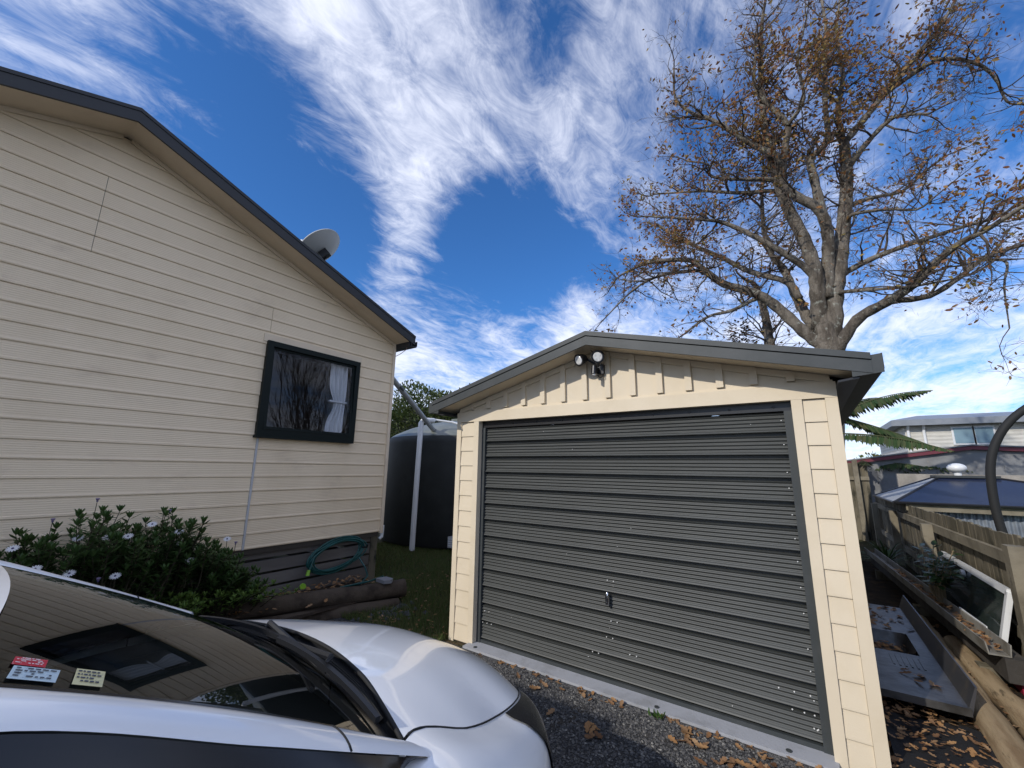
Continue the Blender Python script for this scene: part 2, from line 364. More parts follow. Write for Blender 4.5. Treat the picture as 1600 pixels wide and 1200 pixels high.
# soffit, barge, roof, gutter
OV = .33
for s in (1, -1):
    ye = 4.22 if s > 0 else RY-(4.22-RY)
    def P(y, dz): return rake(y)+dz
    m = MB(); m.add([(HX-.02, RY, RZ-.001), (HX+OV, RY, RZ-.001), (HX+OV, ye, rake(ye)-.001), (HX-.02, ye, rake(ye)-.001),
                     (HX-.02, RY, RZ+.010), (HX+OV, RY, RZ+.010), (HX+OV, ye, rake(ye)+.010), (HX-.02, ye, rake(ye)+.010)],
                    [(0, 1, 2, 3), (7, 6, 5, 4), (0, 4, 5, 1), (1, 5, 6, 2), (2, 6, 7, 3), (3, 7, 4, 0)])
    m.build('soffit', M_cream_plain, house)
    m = MB(); m.prism([(HX+.0, -.045), (HX+.02, -.045), (HX+.02, -.002), (HX+.0, -.002)], lambda p: (p[0], RY+s*.03, RZ+p[1]-.011), lambda p: (p[0], ye-s*.11, rake(ye-s*.11)+p[1]))
    m.build('soffit_mould', M_cream_plain, house)
    m = MB(); m.prism([(HX+OV, -.012), (HX+OV+.022, -.012), (HX+OV+.022, .10), (HX+OV+.03, .10), (HX+OV+.03, .135), (HX+OV-.06, .135), (HX+OV, .10)], lambda p: (p[0], RY, RZ+p[1]), lambda p: (p[0], ye+s*.02, rake(ye)+p[1]))
    m.build('barge_board', M_fascia, house)
    m = MB()
    nseg = 130
    def rf(a, b):
        x = HX+OV-.0 - a*10.1; y = RY+(ye-RY)*b
        return (x, y, rake(y)+.125+.009*math.sin(a*10.1*2*math.pi/.13))
    m.grid(rf, 480, 1); m.build('roof_sheet', M_fascia, house, smooth='all')
    m = MB(); gy = ye-s*.02
    m.prism([(0, 0), (.11, 0), (.125, .03), (.125, .10), (.117, .10), (.117, .033), (.106, .008), (.008, .008), (.008, .11), (0, .11)], lambda p: (HX+OV+.02, gy+s*p[0]-s*.04, rake(ye)-.045+p[1]), lambda p: (-15, gy+s*p[0]-s*.04, rake(ye)-.045+p[1]))
    m.build('gutter', M_fascia, house)
    MB().box(-15, HX+OV-.002, min(gy-s*.06, gy-s*.045), max(gy-s*.06, gy-s*.045), rake(ye)-.05, rake(ye)+.11).build('eave_fascia', M_fascia, house)
    MB().box(-15, HX-.02, min(CY0 if s > 0 else CY1, gy-s*.065), max(CY0+.03 if s > 0 else CY1, gy-s*.062), rake(ye)-.02, rake(ye)-.012).build('eave_soffit', M_cream_plain, house)
# window
M_wframe = mat('dark_green_aluminium', (.006, .011, .010), .5, .2)
win = MB().add([], [])
fx = HX+.05
for y0, y1, z0, z1 in ((WY0-.02, WY0+.045, WZ0-.02, WZ1+.015), (WY1-.045, WY1+.02, WZ0-.02, WZ1+.015), (WY0+.045, WY1-.045, WZ1-.05, WZ1+.015), (WY0+.045, WY1-.045, WZ0-.02, WZ0+.05)):
    win.box(HX-.06, fx, y0, y1, z0, z1)
window = win.build('window', M_wframe, house)
m = MB()
for y0, y1, z0, z1 in ((WY0+.045, WY0+.075, WZ0+.05, WZ1-.05), (WY1-.075, WY1-.045, WZ0+.05, WZ1-.05), (WY0+.075, WY1-.075, WZ1-.078, WZ1-.05), (WY0+.075, WY1-.075, WZ0+.05, WZ0+.08)):
    m.box(HX-.02, fx-.018, y0, y1, z0, z1)
for i, p in enumerate(m.v):
    if p[0] > HX: m.v[i] = (p[0]+.045*(WZ1-.05-p[2])/1.0-.02, p[1], p[2])
m.build('sash', M_wframe, window)
MB().box(HX-.06, fx+.028, WY0-.03, WY1+.0, WZ0-.055, WZ0-.022).build('sill', M_wframe, window)
M_pane = glass_mat('window_glass', (.80, .82, .84), 1.6)
MB().add([(HX+.046, WY0+.07, WZ0+.075), (HX+.046, WY1-.07, WZ0+.075), (HX+.002, WY1-.07, WZ1-.073), (HX+.002, WY0+.07, WZ1-.073)], [(0, 1, 2, 3)]).build('pane', M_pane, window, fix=False)
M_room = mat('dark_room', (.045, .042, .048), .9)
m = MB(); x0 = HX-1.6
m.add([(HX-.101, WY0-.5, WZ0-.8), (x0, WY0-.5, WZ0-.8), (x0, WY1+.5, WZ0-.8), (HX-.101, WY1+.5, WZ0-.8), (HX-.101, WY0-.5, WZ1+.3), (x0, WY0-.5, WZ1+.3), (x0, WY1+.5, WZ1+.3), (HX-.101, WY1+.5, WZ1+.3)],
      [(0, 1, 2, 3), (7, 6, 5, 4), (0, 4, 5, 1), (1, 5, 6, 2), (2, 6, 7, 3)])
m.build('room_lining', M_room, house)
M_curt = mat('white_curtain', (.72, .73, .76), .8, .2)
m = MB()
def curt(a, b):
    z = WZ1-.06 - a*1.03; pin = 1-.38*math.exp(-((a-.56)/.16)**2)
    y = WY1-.10 - (.27*pin)*b - .02*(1-pin)
    return (HX-.075+.022*math.sin(b*26+1.2*math.sin(a*4)), y, z)
m.grid(curt, 20, 48); m.build('curtain', M_curt, window, smooth='all', fix=False)
MB().box(HX-.098, HX-.045, WY1-.345, WY1-.085, WZ1-.60, WZ1-.575).build('curtain_tie', M_curt, window)
# backing wall in pieces round the window opening
m = MB()
for pc in ([(CY1, .62), (WY0, .62), (WY0, rake(WY0)-.01), (RY, RZ-.01), (CY1, rake(CY1)-.01)], [(WY1, .62), (CY0-.02, .62), (CY0-.02, rake(CY0)-.01), (WY1, rake(WY1)-.01)],
           [(WY0, .62), (WY1, .62), (WY1, WZ0), (WY0, WZ0)], [(WY0, WZ1), (WY1, WZ1), (WY1, rake(WY1)-.01), (WY0, rake(WY0)-.01)]):
    m.prism(pc, lambda p: (HX-.10, p[0], p[1]), lambda p: (HX-.012, p[0], p[1]))
m.build('gable_wall', M_wrap, house)
# sub-floor: spaced base boards, posts
for i, (z0, z1) in enumerate(((.555, .668), (.40, .525), (.245, .37), (.08, .215))):
    MB().box(HX-.075, HX-.048+.004*(i % 2), CY1, CY0-.10, z0, z1).build('base_board', M_base, house)
for y in (CY0-.07, 2.0, -.3, -2.5):
    MB().box(HX-.15, HX-.04+(0 if y < 4 else .012), y-.055, y+.055, 0, .66).build('pile', M_base if y < 4 else M_wood, house)
for i, (z0, z1) in enumerate(((.555, .668), (.40, .525), (.245, .37), (.08, .215))):
    MB().box(-15, HX-.16, CY0-.075, CY0-.05, z0, z1).build('base_board', M_base, house)
m = MB(); m.tube([(HX-.02, CY0+.055, .76), (HX-.02, CY0+.055, .69), (HX-.02, CY0+.05, .60), (HX-.03, CY0+.02, .575)], [.026, .026, .026, .022], 10); m.build('waste_pipe', M_white, house, smooth=True)
m = MB(); m.tube([(HX+.28, CY0+.05, 3.50), (HX+.22, CY0+.07, 3.42), (HX+.12, CY0+.045, 3.36), (HX+.03, CY0+.03, 3.33)], .005, 6)
m.build('cable', mat('pink_cable', (.45, .3, .28), .5), house)

# unseen house added behind the camera to throw shade over the car
shade_house = thing('added_shade_house', 'unseen cream house added behind the driveway to shade the car', 'house', (-8, -6, 0))
m = MB(); m.box(-13, -3.28, -9.5, -3.2, 0, 3.7); m.build('wall', M_cream_plain, shade_house)
m = MB(); m.prism([(-2.95, 3.72), (-2.95, 3.86), (-6.35, 4.9), (-9.75, 3.86), (-9.75, 3.72)], lambda p: (-13.3, p[0], p[1]), lambda p: (-3.08, p[0], p[1])); m.build('roof', M_fascia, shade_house)
for x in (-11.2, -8.4, -5.6):
    w_ = MB().box(x-.8, x+.8, -3.2, -3.14, 1.2, 2.4).build('window', M_wframe, shade_house)
    MB().box(x-.73, x+.73, -3.14, -3.13, 1.27, 2.33).build('pane', mat('dark_pane', (.02, .022, .025), .05, .6), w_)

# ---------------------------------------------------------------- satellite dish
dish = thing('satellite_dish', 'pale grey satellite dish on a short mast above the roof edge', 'satellite dish', (-5.55, 2.93, 4.10))
nrm = Vector((-0.487, -0.446, 0.749)).normalized(); c0 = Vector((-5.5, 2.90, 4.72)); ax = nrm.orthogonal().normalized(); ay = nrm.cross(ax)
m = MB()
def dsh(a, b):
    r = .335*a; t = b*2*math.pi
    return c0 + ax*(r*math.cos(t)) + ay*(r*1.08*math.sin(t)) + nrm*(.075*a*a-.05)
m.grid(dsh, 10, 40); m.grid(lambda a, b: dsh(a, b)-nrm*(.006+.002*(a > .95)), 10, 40)
m.grid(lambda a, b: dsh(1, b)-nrm*(.011*a-.003), 1, 40)
M_dish = mat('dish_grey', (.60, .61, .60), .5, .4, var=(30, (.45, .46, .45), .62, .8))
m.build('reflector', M_dish, dish, smooth=True, fix=False)
m = MB(); bk = c0-nrm*.06
m.bar(bk, bk-nrm*.10, .10, .12); m.tube([bk-nrm*.09, (-5.55, 2.95, 4.5), (-5.55, 2.93, 4.10)], .022, 10); m.build('mast', M_black, dish, smooth=True)
m = MB(); tip = c0+nrm*.42-Vector((0, 0, .22)); m.tube([c0-Vector((0, 0, .32))-nrm*.03, tip], .012, 6); m.build('feed_arm', M_black, dish)
m = MB(); m.tube([tip, tip-(tip-c0).normalized()*.09], [.025, .035], 10); m.build('receiver', M_white, dish)
# ---------------------------------------------------------------- the garage
GY, GX0, GX1, GZ = 3.25, -2.964, .2, 2.07       # front plane, side walls, door head
GC, GA, GS = (GX0+GX1)/2, 2.62, .26             # ridge x, soffit apex z, roof slope
GD = 5.6
garage = thing('garage', 'single cream garage with dark grey tilting door and low pitched grey roof', 'garage', (GC, GY, 0))
def gr(x): return GA - GS*abs(x-GC)
DX0, DX1 = -2.664, -.05
# carcass
m = MB(); m.box(GX0+.012, GX0+.08, GY+.09, GY+GD, 0, gr(GX0)); m.build('side_wall', M_cream_g, garage)
m = MB(); m.box(GX1-.08, GX1-.012, GY+.09, GY+GD, 0, gr(GX1)); m.build('side_wall', M_cream_g, garage)
m = MB(); m.prism([(GX0+.08, 0), (GX1-.08, 0), (GX1-.08, gr(GX1)), (GC, GA), (GX0+.08, gr(GX0))], lambda p: (p[0], GY+GD-.08, p[1]), lambda p: (p[0], GY+GD, p[1])); m.build('rear_wall', M_cream_g, garage)
# side boards
for i in range(14):
    z0 = .02+i*.1505
    for xa, xb in ((GX0-.004, GX0+.012), (GX1-.012, GX1+.004)):
        m = MB(); m.box(xa, xb, GY+.05, GY+GD, z0, z0+.148); m.build('weatherboard', M_cream_g, garage)
# gable sheet, lintel
m = MB(); m.prism([(GX0+.03, GZ+.115), (GX1-.03, GZ+.115), (GX1-.03, gr(GX1-.03)), (GC, GA), (GX0+.03, gr(GX0+.03))], lambda p: (p[0], GY+.012, p[1]), lambda p: (p[0], GY+.05, p[1])); m.build('gable_panel', M_cream_g, garage)
m = MB(); m.box(GX0-.006, GX1+.006, GY-.012, GY+.05, GZ, GZ+.10); m.build('lintel', M_cream_g, garage)
m = MB(); m.box(GX0+.006, GX1-.006, GY+.0, GY+.05, GZ+.10, GZ+.1135); m.build('lintel_cap', M_cream_g, garage)
for k in range(-8, 8):
    x = -1.27+k*.2115
    if x-.048 < GX0+.12 or x > GX1-.08: continue
    zt = min(gr(x), gr(x-.048))-.004
    if zt < GZ+.16: continue
    MB().prism([(x-.048, GZ+.125), (x, GZ+.125), (x, gr(x)-.004), (x-.048, gr(x-.048)-.004)], lambda p: (p[0], GY-.016, p[1]), lambda p: (p[0], GY+.0119, p[1])).build('batten', M_cream_g, garage)
m = MB()
for s in (-1, 1):
    xe = GX0+.02 if s < 0 else GX1-.02
    m.prism([(0, -.05), (.018, -.05), (.018, -.003), (0, -.003)], lambda p: (GC, GY-.006+p[0], GA+p[1]), lambda p: (xe, GY-.006+p[0], gr(xe)+p[1]))
m.build('rake_trim', M_cream_g, garage)
# pilasters: inner trim, short boards, corner strip
for side, (a, b, c, d) in (('l', (DX0-.012, DX0-.075, GX0+.052, GX0-.006)), ('r', (DX1+.012, DX1+.072, GX1-.058, GX1+.006))):
    lo, hi = min(a, b), max(a, b); MB().box(lo, hi, GY-.012, GY+.09, .0, GZ-.001).build('door_trim', M_cream_g, garage)
    lo, hi = min(c, d), max(c, d); MB().box(lo, hi, GY-.010, GY+.045, .0, GZ-.001).build('corner_trim', M_cream_g, garage)
    lo, hi = min(b, c), max(b, c)
    for i in range(14):
        z0 = .012+i*.1468
        m = MB(); m.prism([(0, z0+.1455), (-.004, z0+.1455), (-.013, z0+.010), (-.013, z0+.001), (0, z0+.001)], lambda p: (lo+.001, GY+.010+p[0], p[1]), lambda p: (hi-.001, GY+.010+p[0], p[1]))
        m.build('weatherboard', M_cream_g, garage)
    MB().box(lo, hi, GY+.0101, GY+.045, .0, GZ-.002).build('board_backing', M_wrap, garage)
# soffit, barge, roof, gutters
GO = .22
XE0, XE1 = GC-1.735, GC+1.735
for s, xe in ((-1, XE0), (1, XE1)):
    m = MB(); m.add([(GC, GY-GO, GA), (xe, GY-GO, gr(xe)), (xe, GY+.06, gr(xe)), (GC, GY+.06, GA), (GC, GY-GO, GA+.01), (xe, GY-GO, gr(xe)+.01), (xe, GY+.06, gr(xe)+.01), (GC, GY+.06, GA+.01)],
                    [(0, 1, 2, 3), (7, 6, 5, 4), (0, 4, 5, 1), (1, 5, 6, 2), (2, 6, 7, 3), (3, 7, 4, 0)]); m.build('soffit', M_cream_g, garage)
    m = MB(); m.prism([(0, -.010), (-.016, -.010), (-.016, .062), (-.008, .066), (-.022, .070), (-.022, .108), (.05, .112), (.05, .100), (0, .095)], lambda p: (GC, GY-GO+p[0], GA+p[1]), lambda p: (xe+s*.012, GY-GO+p[0], gr(xe)+p[1]))
    m.build('barge_board', M_charcoal, garage)
    m = MB()
    def rf(a, b):
        y = GY-GO+.0+a*(GD+.45); x = GC+(xe-GC)*b
        return (x, y, gr(x)+.104+.008*math.sin(a*(GD+.45)*2*math.pi/.076))
    m.grid(rf, 640, 1); m.build('roof_sheet', M_charcoal, garage, smooth='all')
    # eave: gutter with end cap and dark lining under it
    g0 = xe - s*.005
    m = MB(); m.prism([(0, 0), (.10, .0), (.115, .025), (.115, .115), (.108, .115), (.108, .028), (.097, .007), (.007, .007), (.007, .10), (0, .10)], lambda p: (g0-s*.045+s*p[0], GY-GO-.004, gr(xe)-.012+p[1]), lambda p: (g0-s*.045+s*p[0], GY+GD+.15, gr(xe)-.012+p[1]))
    m.build('gutter', M_charcoal, garage)
    m = MB(); m.prism([(-.03, -.010), (.112, .004), (.112, .112), (-.03, .098)], lambda p: (g0-s*.045+s*p[0], GY-GO-.012, gr(xe)-.012+p[1]), lambda p: (g0-s*.045+s*p[0], GY-GO-.005, gr(xe)-.012+p[1]))
    m.build('gutter_end', M_charcoal, garage)
    wx = GX0 if s < 0 else GX1
    m = MB(); m.prism([(wx+s*.005, gr(wx)-.085), (xe-s*.048, gr(xe)-.03), (xe-s*.048, gr(xe)-.018), (wx+s*.005, gr(wx)-.073)], lambda p: (p[0], GY-GO+.002, p[1]), lambda p: (p[0], GY+GD+.1, p[1])); m.build('eave_lining', M_black, garage)
# tilting door: frame, thirteen pressed sections, handle
door = thing('door', None, None, (0, 0, 0)); door.parent = garage; door.location = (DX0-GC, GY+.06-GY, 0)
DZ0, DZ1 = .055, 2.005
M_door = mat('door_steel', (.046, .049, .047), .5, .4, var=(2.5, (.062, .066, .064), .4, .7, (.3, 1, 2)), var2=(45, (.11, .12, .115), .70, .84, (.25, 1, 3)), bump=(9, .0025, (.35, 1, 1)))
MB().box(DX0-.012, DX0+.03, GY+.045, GY+.10, .03, GZ-.062).build('frame_stile', M_charcoal, door)
MB().box(DX1-.035, DX1+.012, GY+.045, GY+.10, .03, GZ-.062).build('frame_stile', M_charcoal, door)
MB().box(DX0-.012, DX1+.012, GY+.050, GY+.10, GZ-.062, GZ-.001).build('frame_head', M_black, door)
NS = 13; SH = (DZ1-DZ0)/NS
prof = [(.034, 0), (.034, .0125), (.0, .014), (-.003, .018), (.001, .025), (.007, .031)]
prof += [(.0065-.0045*math.cos(2*math.pi*4*i/32)+.002, .033+.1045*i/32) for i in range(33)]
prof += [(.012, .1405), (.034, .1425), (.034, .150)]
first = None
for i in range(NS):
    z0 = DZ0+i*SH; sc = SH/.150
    if first is None:
        m = MB()
        for j, (d, z) in enumerate(prof):
            m.v += [(DX0+.028, GY+.062+d, z0+z*sc), (DX1-.033, GY+.062+d, z0+z*sc)]
        m.f = [(2*j, 2*j+1, 2*j+3, 2*j+2) for j in range(len(prof)-1)]
        first = m.build('door_section', M_door, door, fix=False)
        base = first.location.copy()
    else:
        o = first.copy(); scene.collection.objects.link(o); o.parent = door; o.location = base+Vector((0, 0, i*SH))
MB().box(DX0+.028, DX1-.033, GY+.098, GY+.10, DZ0, DZ1).build('door_backing', M_black, door)
MB().box(DX0+.02, DX1-.02, GY+.052, GY+.085, .030, .056).build('bottom_rail', M_charcoal, door)
m = MB()
rv = MB()
def rivet(x, z, r=.0042): rv.lathe([(r, 0), (r*.8, r*.6), (0.0001, r*.8)], (0, 0, 0), 6); n = 18; rv.v[-n:] = [(x+p[0], GY+.0675-p[2], z+p[1]) for p in rv.v[-n:]]
for i in range(NS):
    z = DZ0+i*SH+.062*SH/.15
    if i % 1 == 0: rivet(DX1-.055, z+U(-.02, .04))
    for k in range(3):
        if rnd.random() < .3: rivet(U(DX0+.1, DX1-.1), z+U(-.03, .05), U(.002, .0035))
for z, xs in ((.20, (-2.62, -2.57, -2.52)), (.30, (-2.60, -2.55)), (.20, (-.22, -.16, -.11)), (.30, (-.28, -.20, -.12)), (.13, (-.12, -.10, -.08)), (.21, (-1.52, -1.47)), (.34, (-1.40, -1.35)), (.46, (-1.36, -1.31)), (.75, (-1.38, -1.33)), (.26, (-1.22, -1.17))):
    for x in xs: rivet(x, z, .005)
rv.build('rivets', mat('rivet', (.7, .7, .68), .4, .5), door, kind='stuff', fix=False)
M_chrome = mat('chrome', (.75, .75, .76), .12, .5, metal=1)
m = MB(); hx, hz, hy = -1.372, .625, GY+.062
def hnd(a, b):
    t = a*math.pi; r = math.sin(t)**.6; w = b*2*math.pi
    return (hx+.017*r*math.cos(w), hy-.028-.016*r*math.sin(w), hz+.05*math.cos(t))
m.grid(hnd, 12, 14); h_ = m.build('handle', M_chrome, door, smooth='all')
m = MB(); m.tube([(hx, hy+.012, hz-.01), (hx, hy-.025, hz-.01)], .012, 10); m.build('handle_stem', M_black, h_)
m = MB(); m.tube([(hx, hy-.040, hz-.030), (hx, hy-.047, hz-.030)], .009, 10); m.build('lock', M_black, h_)
M_conc = mat('sill_concrete', (.36, .37, .40), .75, .3, var=(5, (.27, .275, .29), .45, .75), var2=(30, (.2, .19, .17), .62, .8), bump=(60, .002))
m = MB(); m.box(DX0-.05, DX1+.03, GY-.10, GY+.11, -.02, .030); m.build('sill', M_conc, garage)
m = MB()
for x in (-2.6, -1.0, -.25): m.lathe([(.016, 0), (.016, .006), (.0001, .008)], (x, GY-.06, .030), 10)
m.build('sill_bolts', M_charcoal, garage)
m = MB()
for i in range(9): m.lathe([(.010, 0), (.008, .006), (.0001, .007)], (0, 0, 0), 8); n = 24; m.v[-n:] = [(-2.3+i*.27+p[0], GY+.050-p[2], GZ-.032+p[1]) for p in m.v[-n:]]
m.build('head_bolts', M_black, door, fix=False)
# weed at the sill
m = MB()
for i in range(22):
    a = U(0, 6.28); p = (-.985+rnd.gauss(0, .022), 3.10+rnd.gauss(0, .012), .015); leaf(m, p, (math.cos(a)*.5, math.sin(a)*.5, U(.5, 1.3)), (math.sin(a), U(-1, 1), .4), U(.02, .05), .014, .004)
m.build('weed', mat('weed_green', (.07, .14, .03), .6, backmix=.25), label='small green weed growing in the gravel at the door sill', cat='weed', fix=False)

# security light
sec = thing('security_light', 'black twin spotlight with motion sensor under the garage gable', 'security light', (-1.36, GY-.0, 2.42))
m = MB(); m.box(-1.40, -1.31, GY-.05, GY-.0085, 2.395, 2.475); m.build('base', M_black, sec)
m = MB(); m.tube([(-1.355, GY-.05, 2.44), (-1.355, GY-.085, 2.435), (-1.36, GY-.10, 2.40)], .012, 8); 
m.tube([(-1.372, GY-.095, 2.455), (-1.372, GY-.105, 2.385)], [.024, .026], 12); sn = m.build('sensor', M_black, sec, smooth=True)
m = MB(); m.tube([(-1.372, GY-.105, 2.386), (-1.372, GY-.112, 2.374)], [.018, .010], 10); m.build('sensor_lens', M_white, sn, smooth=True)
M_lens = mat('lamp_lens', (.62, .63, .62), .15, .6, var=(40, (.8, .8, .8), .4, .6))
for (hx_, hz_, dx) in ((-1.478, 2.525, -.42), (-1.318, 2.53, .10)):
    c = Vector((hx_, GY-.12, hz_)); d = Vector((dx, -1, -.45)).normalized()
    m = MB(); m.tube([c-d*.055, c-d*.03, c+d*.01, c+d*.03, c+d*.034], [.022, .040, .048, .055, .054], 20); hd = m.build('lamp_head', M_black, sec, smooth=True)
    m = MB(); m.tube([c+d*.0335, c+d*.037], [.040, .036], 20); m.build('lens', M_lens, hd, smooth=True)
    m = MB(); m.tube([c-d*.05, Vector((-1.355, GY-.05, 2.465))], .010, 8); m.build('arm', M_black, hd)
m = MB(); m.tube([(-1.33, GY-.04, 2.41), (-1.315, GY-.05, 2.375), (-1.34, GY-.05, 2.36), (-1.365, GY-.05, 2.385)], .004, 6); m.tube([(-1.335, GY-.02, 2.475), (-1.345, GY-.03, 2.53), (-1.40, GY-.10, 2.60)], .004, 6); m.build('cable', M_black, sec)
# ---------------------------------------------------------------- water tank, pipes, hedge
M_tank = mat('tank_dark_green', (.020, .022, .021), .6, .35, var=(3, (.028, .030, .029), .4, .7))
TC = (-6.95, 7.8)
tank = thing('water_tank', 'large round dark plastic water tank with domed top behind the house corner', 'water tank', (TC[0], TC[1], 0))
m = MB(); m.lathe([(1.78, 0), (1.80, .04), (1.80, 2.08), (1.79, 2.16), (1.74, 2.22)], (TC[0], TC[1], .05), 64); m.build('wall', M_tank, tank, smooth=True)
m = MB(); m.lathe([(1.745, 2.218), (1.6, 2.31), (1.3, 2.45), (.9, 2.58), (.5, 2.66), (.3, 2.68), (.3, 2.74), (.0001, 2.75)], (TC[0], TC[1], .05), 64); m.build('dome', mat('tank_top_sky_sheen', (.13, .145, .13), .38, .5, var=(5, (.17, .18, .165), .4, .7)), tank, smooth=True)  # dome paler than the wall: reflected sky put into its colour
m = MB(); m.box(-5.83, -5.70, 6.22, 6.32, .10, .30); ob_ = m.build('outlet_box', M_joiner, tank)
m = MB()
for i in range(4): m.box(-5.815, -5.715, 6.215, 6.2199, .13+i*.04, .15+i*.04)
m.build('vent', M_white, ob_)
dp = MB(); dp.tube([(-5.62, 4.20, 3.47), (-5.62, 4.22, 3.36), (-5.66, 4.32, 3.22), (-5.9, 4.95, 2.95), (-6.52, 6.42, 2.36), (-6.55, 6.5, 2.30)], [.048]*6, 14)
M_gpipe = mat('grey_pipe', (.34, .355, .36), .4, .4, var=(4, (.27, .28, .28), .4, .7))
dpo = dp.build('downpipe', M_gpipe, smooth=True, label='grey pipe running down from the house gutter to the tank top', cat='pipe')
m = MB(); m.tube([(-6.49, 6.35, 2.385), (-6.56, 6.50, 2.325)], .058, 14); m.build('collar', M_charcoal, dpo, smooth=True)
m = MB(); m.tube([(-5.83, 4.77, 3.03), (-5.88, 4.90, 2.975)], .0495, 14); m.build('clip', M_charcoal, dpo, smooth=True)
m = MB(); m.tube([(-6.42, 5.86, .03), (-6.40, 5.86, 1.2), (-6.37, 5.86, 2.50), (-6.36, 5.90, 2.56), (-6.36, 6.2, 2.58)], .052, 14)
m.build('overflow_pipe', M_white, smooth=True, label='white upright plastic pipe standing in front of the dark tank', cat='pipe')
m = MB(); m.tube([(-6.36, 6.2, 2.60), (-6.1, 6.5, 2.56), (-5.6, 6.75, 2.40), (-5.2, 6.9, 2.33)], .022, 8); m.build('tank_hose', M_white, smooth=True, label='thin white hose lying across the tank dome', cat='hose')

M_hedge = mat('hedge_leaf', (.06, .09, .03), .55, .35, island=[(.035, .06, .015), (.06, .09, .025), (.09, .115, .035), (.05, .08, .02), (.12, .13, .05)], backmix=.2)
def leafy_blob(mb, c, rad, n, ls, seed=1, shell=.55):
    rr = random.Random(seed)
    for i in range(n):
        while True:
            p = Vector((rr.uniform(-1, 1), rr.uniform(-1, 1), rr.uniform(-1, 1)))
            if shell < p.length < 1: break
        k = 1+.16*math.sin(5*p.x+seed)*math.cos(4*p.y)+.1*math.sin(9*p.z+2*p.x)
        q = Vector((c[0]+p.x*rad[0]*k, c[1]+p.y*rad[1]*k, c[2]+p.z*rad[2]*k))
        d = (p.normalized()+Vector((rr.uniform(-1, 1), rr.uniform(-1, 1), rr.uniform(-.6, 1)))).normalized()
        leaf(mb, q, d, Vector((rr.uniform(-1, 1), rr.uniform(-1, 1), 1)), ls*rr.uniform(.7, 1.3), ls*.5, ls*.08)
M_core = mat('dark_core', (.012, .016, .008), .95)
def bush(name, label, cat, c, rad, n, ls, seed, m=None, trunk_r=.12):
    t = thing(name, label, cat, (c[0], c[1], 0))
    k = MB(); leafy_blob(k, c, rad, n, ls, seed); k.build('foliage', m or M_hedge, t, fix=False)
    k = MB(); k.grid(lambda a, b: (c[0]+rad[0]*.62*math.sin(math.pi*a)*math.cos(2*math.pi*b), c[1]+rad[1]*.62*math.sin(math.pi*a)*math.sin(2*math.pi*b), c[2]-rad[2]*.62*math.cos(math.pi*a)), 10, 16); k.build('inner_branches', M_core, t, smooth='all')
    k = MB(); k.tube([(c[0], c[1], 0), (c[0]+.05, c[1], c[2]*.5), (c[0], c[1]+.05, c[2])], [trunk_r, trunk_r*.8, trunk_r*.4], 8); k.build('trunk', M_log, t)
    return t
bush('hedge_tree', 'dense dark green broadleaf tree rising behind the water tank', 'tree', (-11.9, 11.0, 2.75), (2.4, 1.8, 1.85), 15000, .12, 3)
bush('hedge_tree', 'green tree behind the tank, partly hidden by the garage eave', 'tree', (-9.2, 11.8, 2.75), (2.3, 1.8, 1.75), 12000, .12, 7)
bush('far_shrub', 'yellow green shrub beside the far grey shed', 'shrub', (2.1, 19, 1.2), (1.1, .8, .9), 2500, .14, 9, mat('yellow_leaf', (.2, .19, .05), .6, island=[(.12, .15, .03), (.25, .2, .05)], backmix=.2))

# ---------------------------------------------------------------- garden bed by the house
m = MB(); m.grid(lambda a, b: (-5.16+(.22+.72*max(0, b))*a*(1 if b < 1 else 1), -2.6+6.3*b, .13+.03*math.sin(11*b+4*a)-.05*a*a), 8, 50); m.build('garden_soil', M_soil, kind='structure', smooth='all')
def log(name, label, a, b, r0, r1, seed, m=M_log, cat='log', group=None):
    rr = random.Random(seed); a, b = Vector(a), Vector(b); n = 12; k = MB(); pts = []; rad = []
    for i in range(n+1):
        t = i/n; pts.append(a.lerp(b, t)+Vector((rr.uniform(-.01, .01), rr.uniform(-.01, .01), rr.uniform(-.006, .006)))); rad.append((r0+(r1-r0)*t)*rr.uniform(.95, 1.05))
    k.tube(pts, rad, 16); return k.build(name, m, smooth=True, label=label, cat=cat, group=group)
log('edging_log', 'upper old log edging the garden bed by the house', (-5.02, 1.75, .16), (-4.16, 3.70, .17), .085, .095, 3)
log('edging_log', 'lower half buried log under the garden bed edge', (-4.80, 1.9, .03), (-4.07, 3.55, .03), .07, .075, 4)
m = MB(); m.prism([(-.10, -.05), (.07, -.07), (.11, .0), (.06, .06), (-.07, .06)], lambda p: (-4.24+p[0], 3.48+p[1]*1.1, .268), lambda p: (-4.24+p[0], 3.48+p[1]*1.1, .305)); m.build('paving_piece', mat('stone_grey', (.22, .22, .23), .8, bump=(30, .004)), label='small grey slab offcut resting on the garden log', cat='slab')
mb = MB()
for i in range(60): stone(mb, rnd.gauss(-3.95, .16), rnd.gauss(3.32, .2), .03, U(.025, .06))
mb.build('rocks', mat('dark_rock', (.05, .052, .058), .7, .4, bump=(30, .006)), kind='stuff', label='heap of small dark rocks beside the log end', cat='rocks', fix=False)
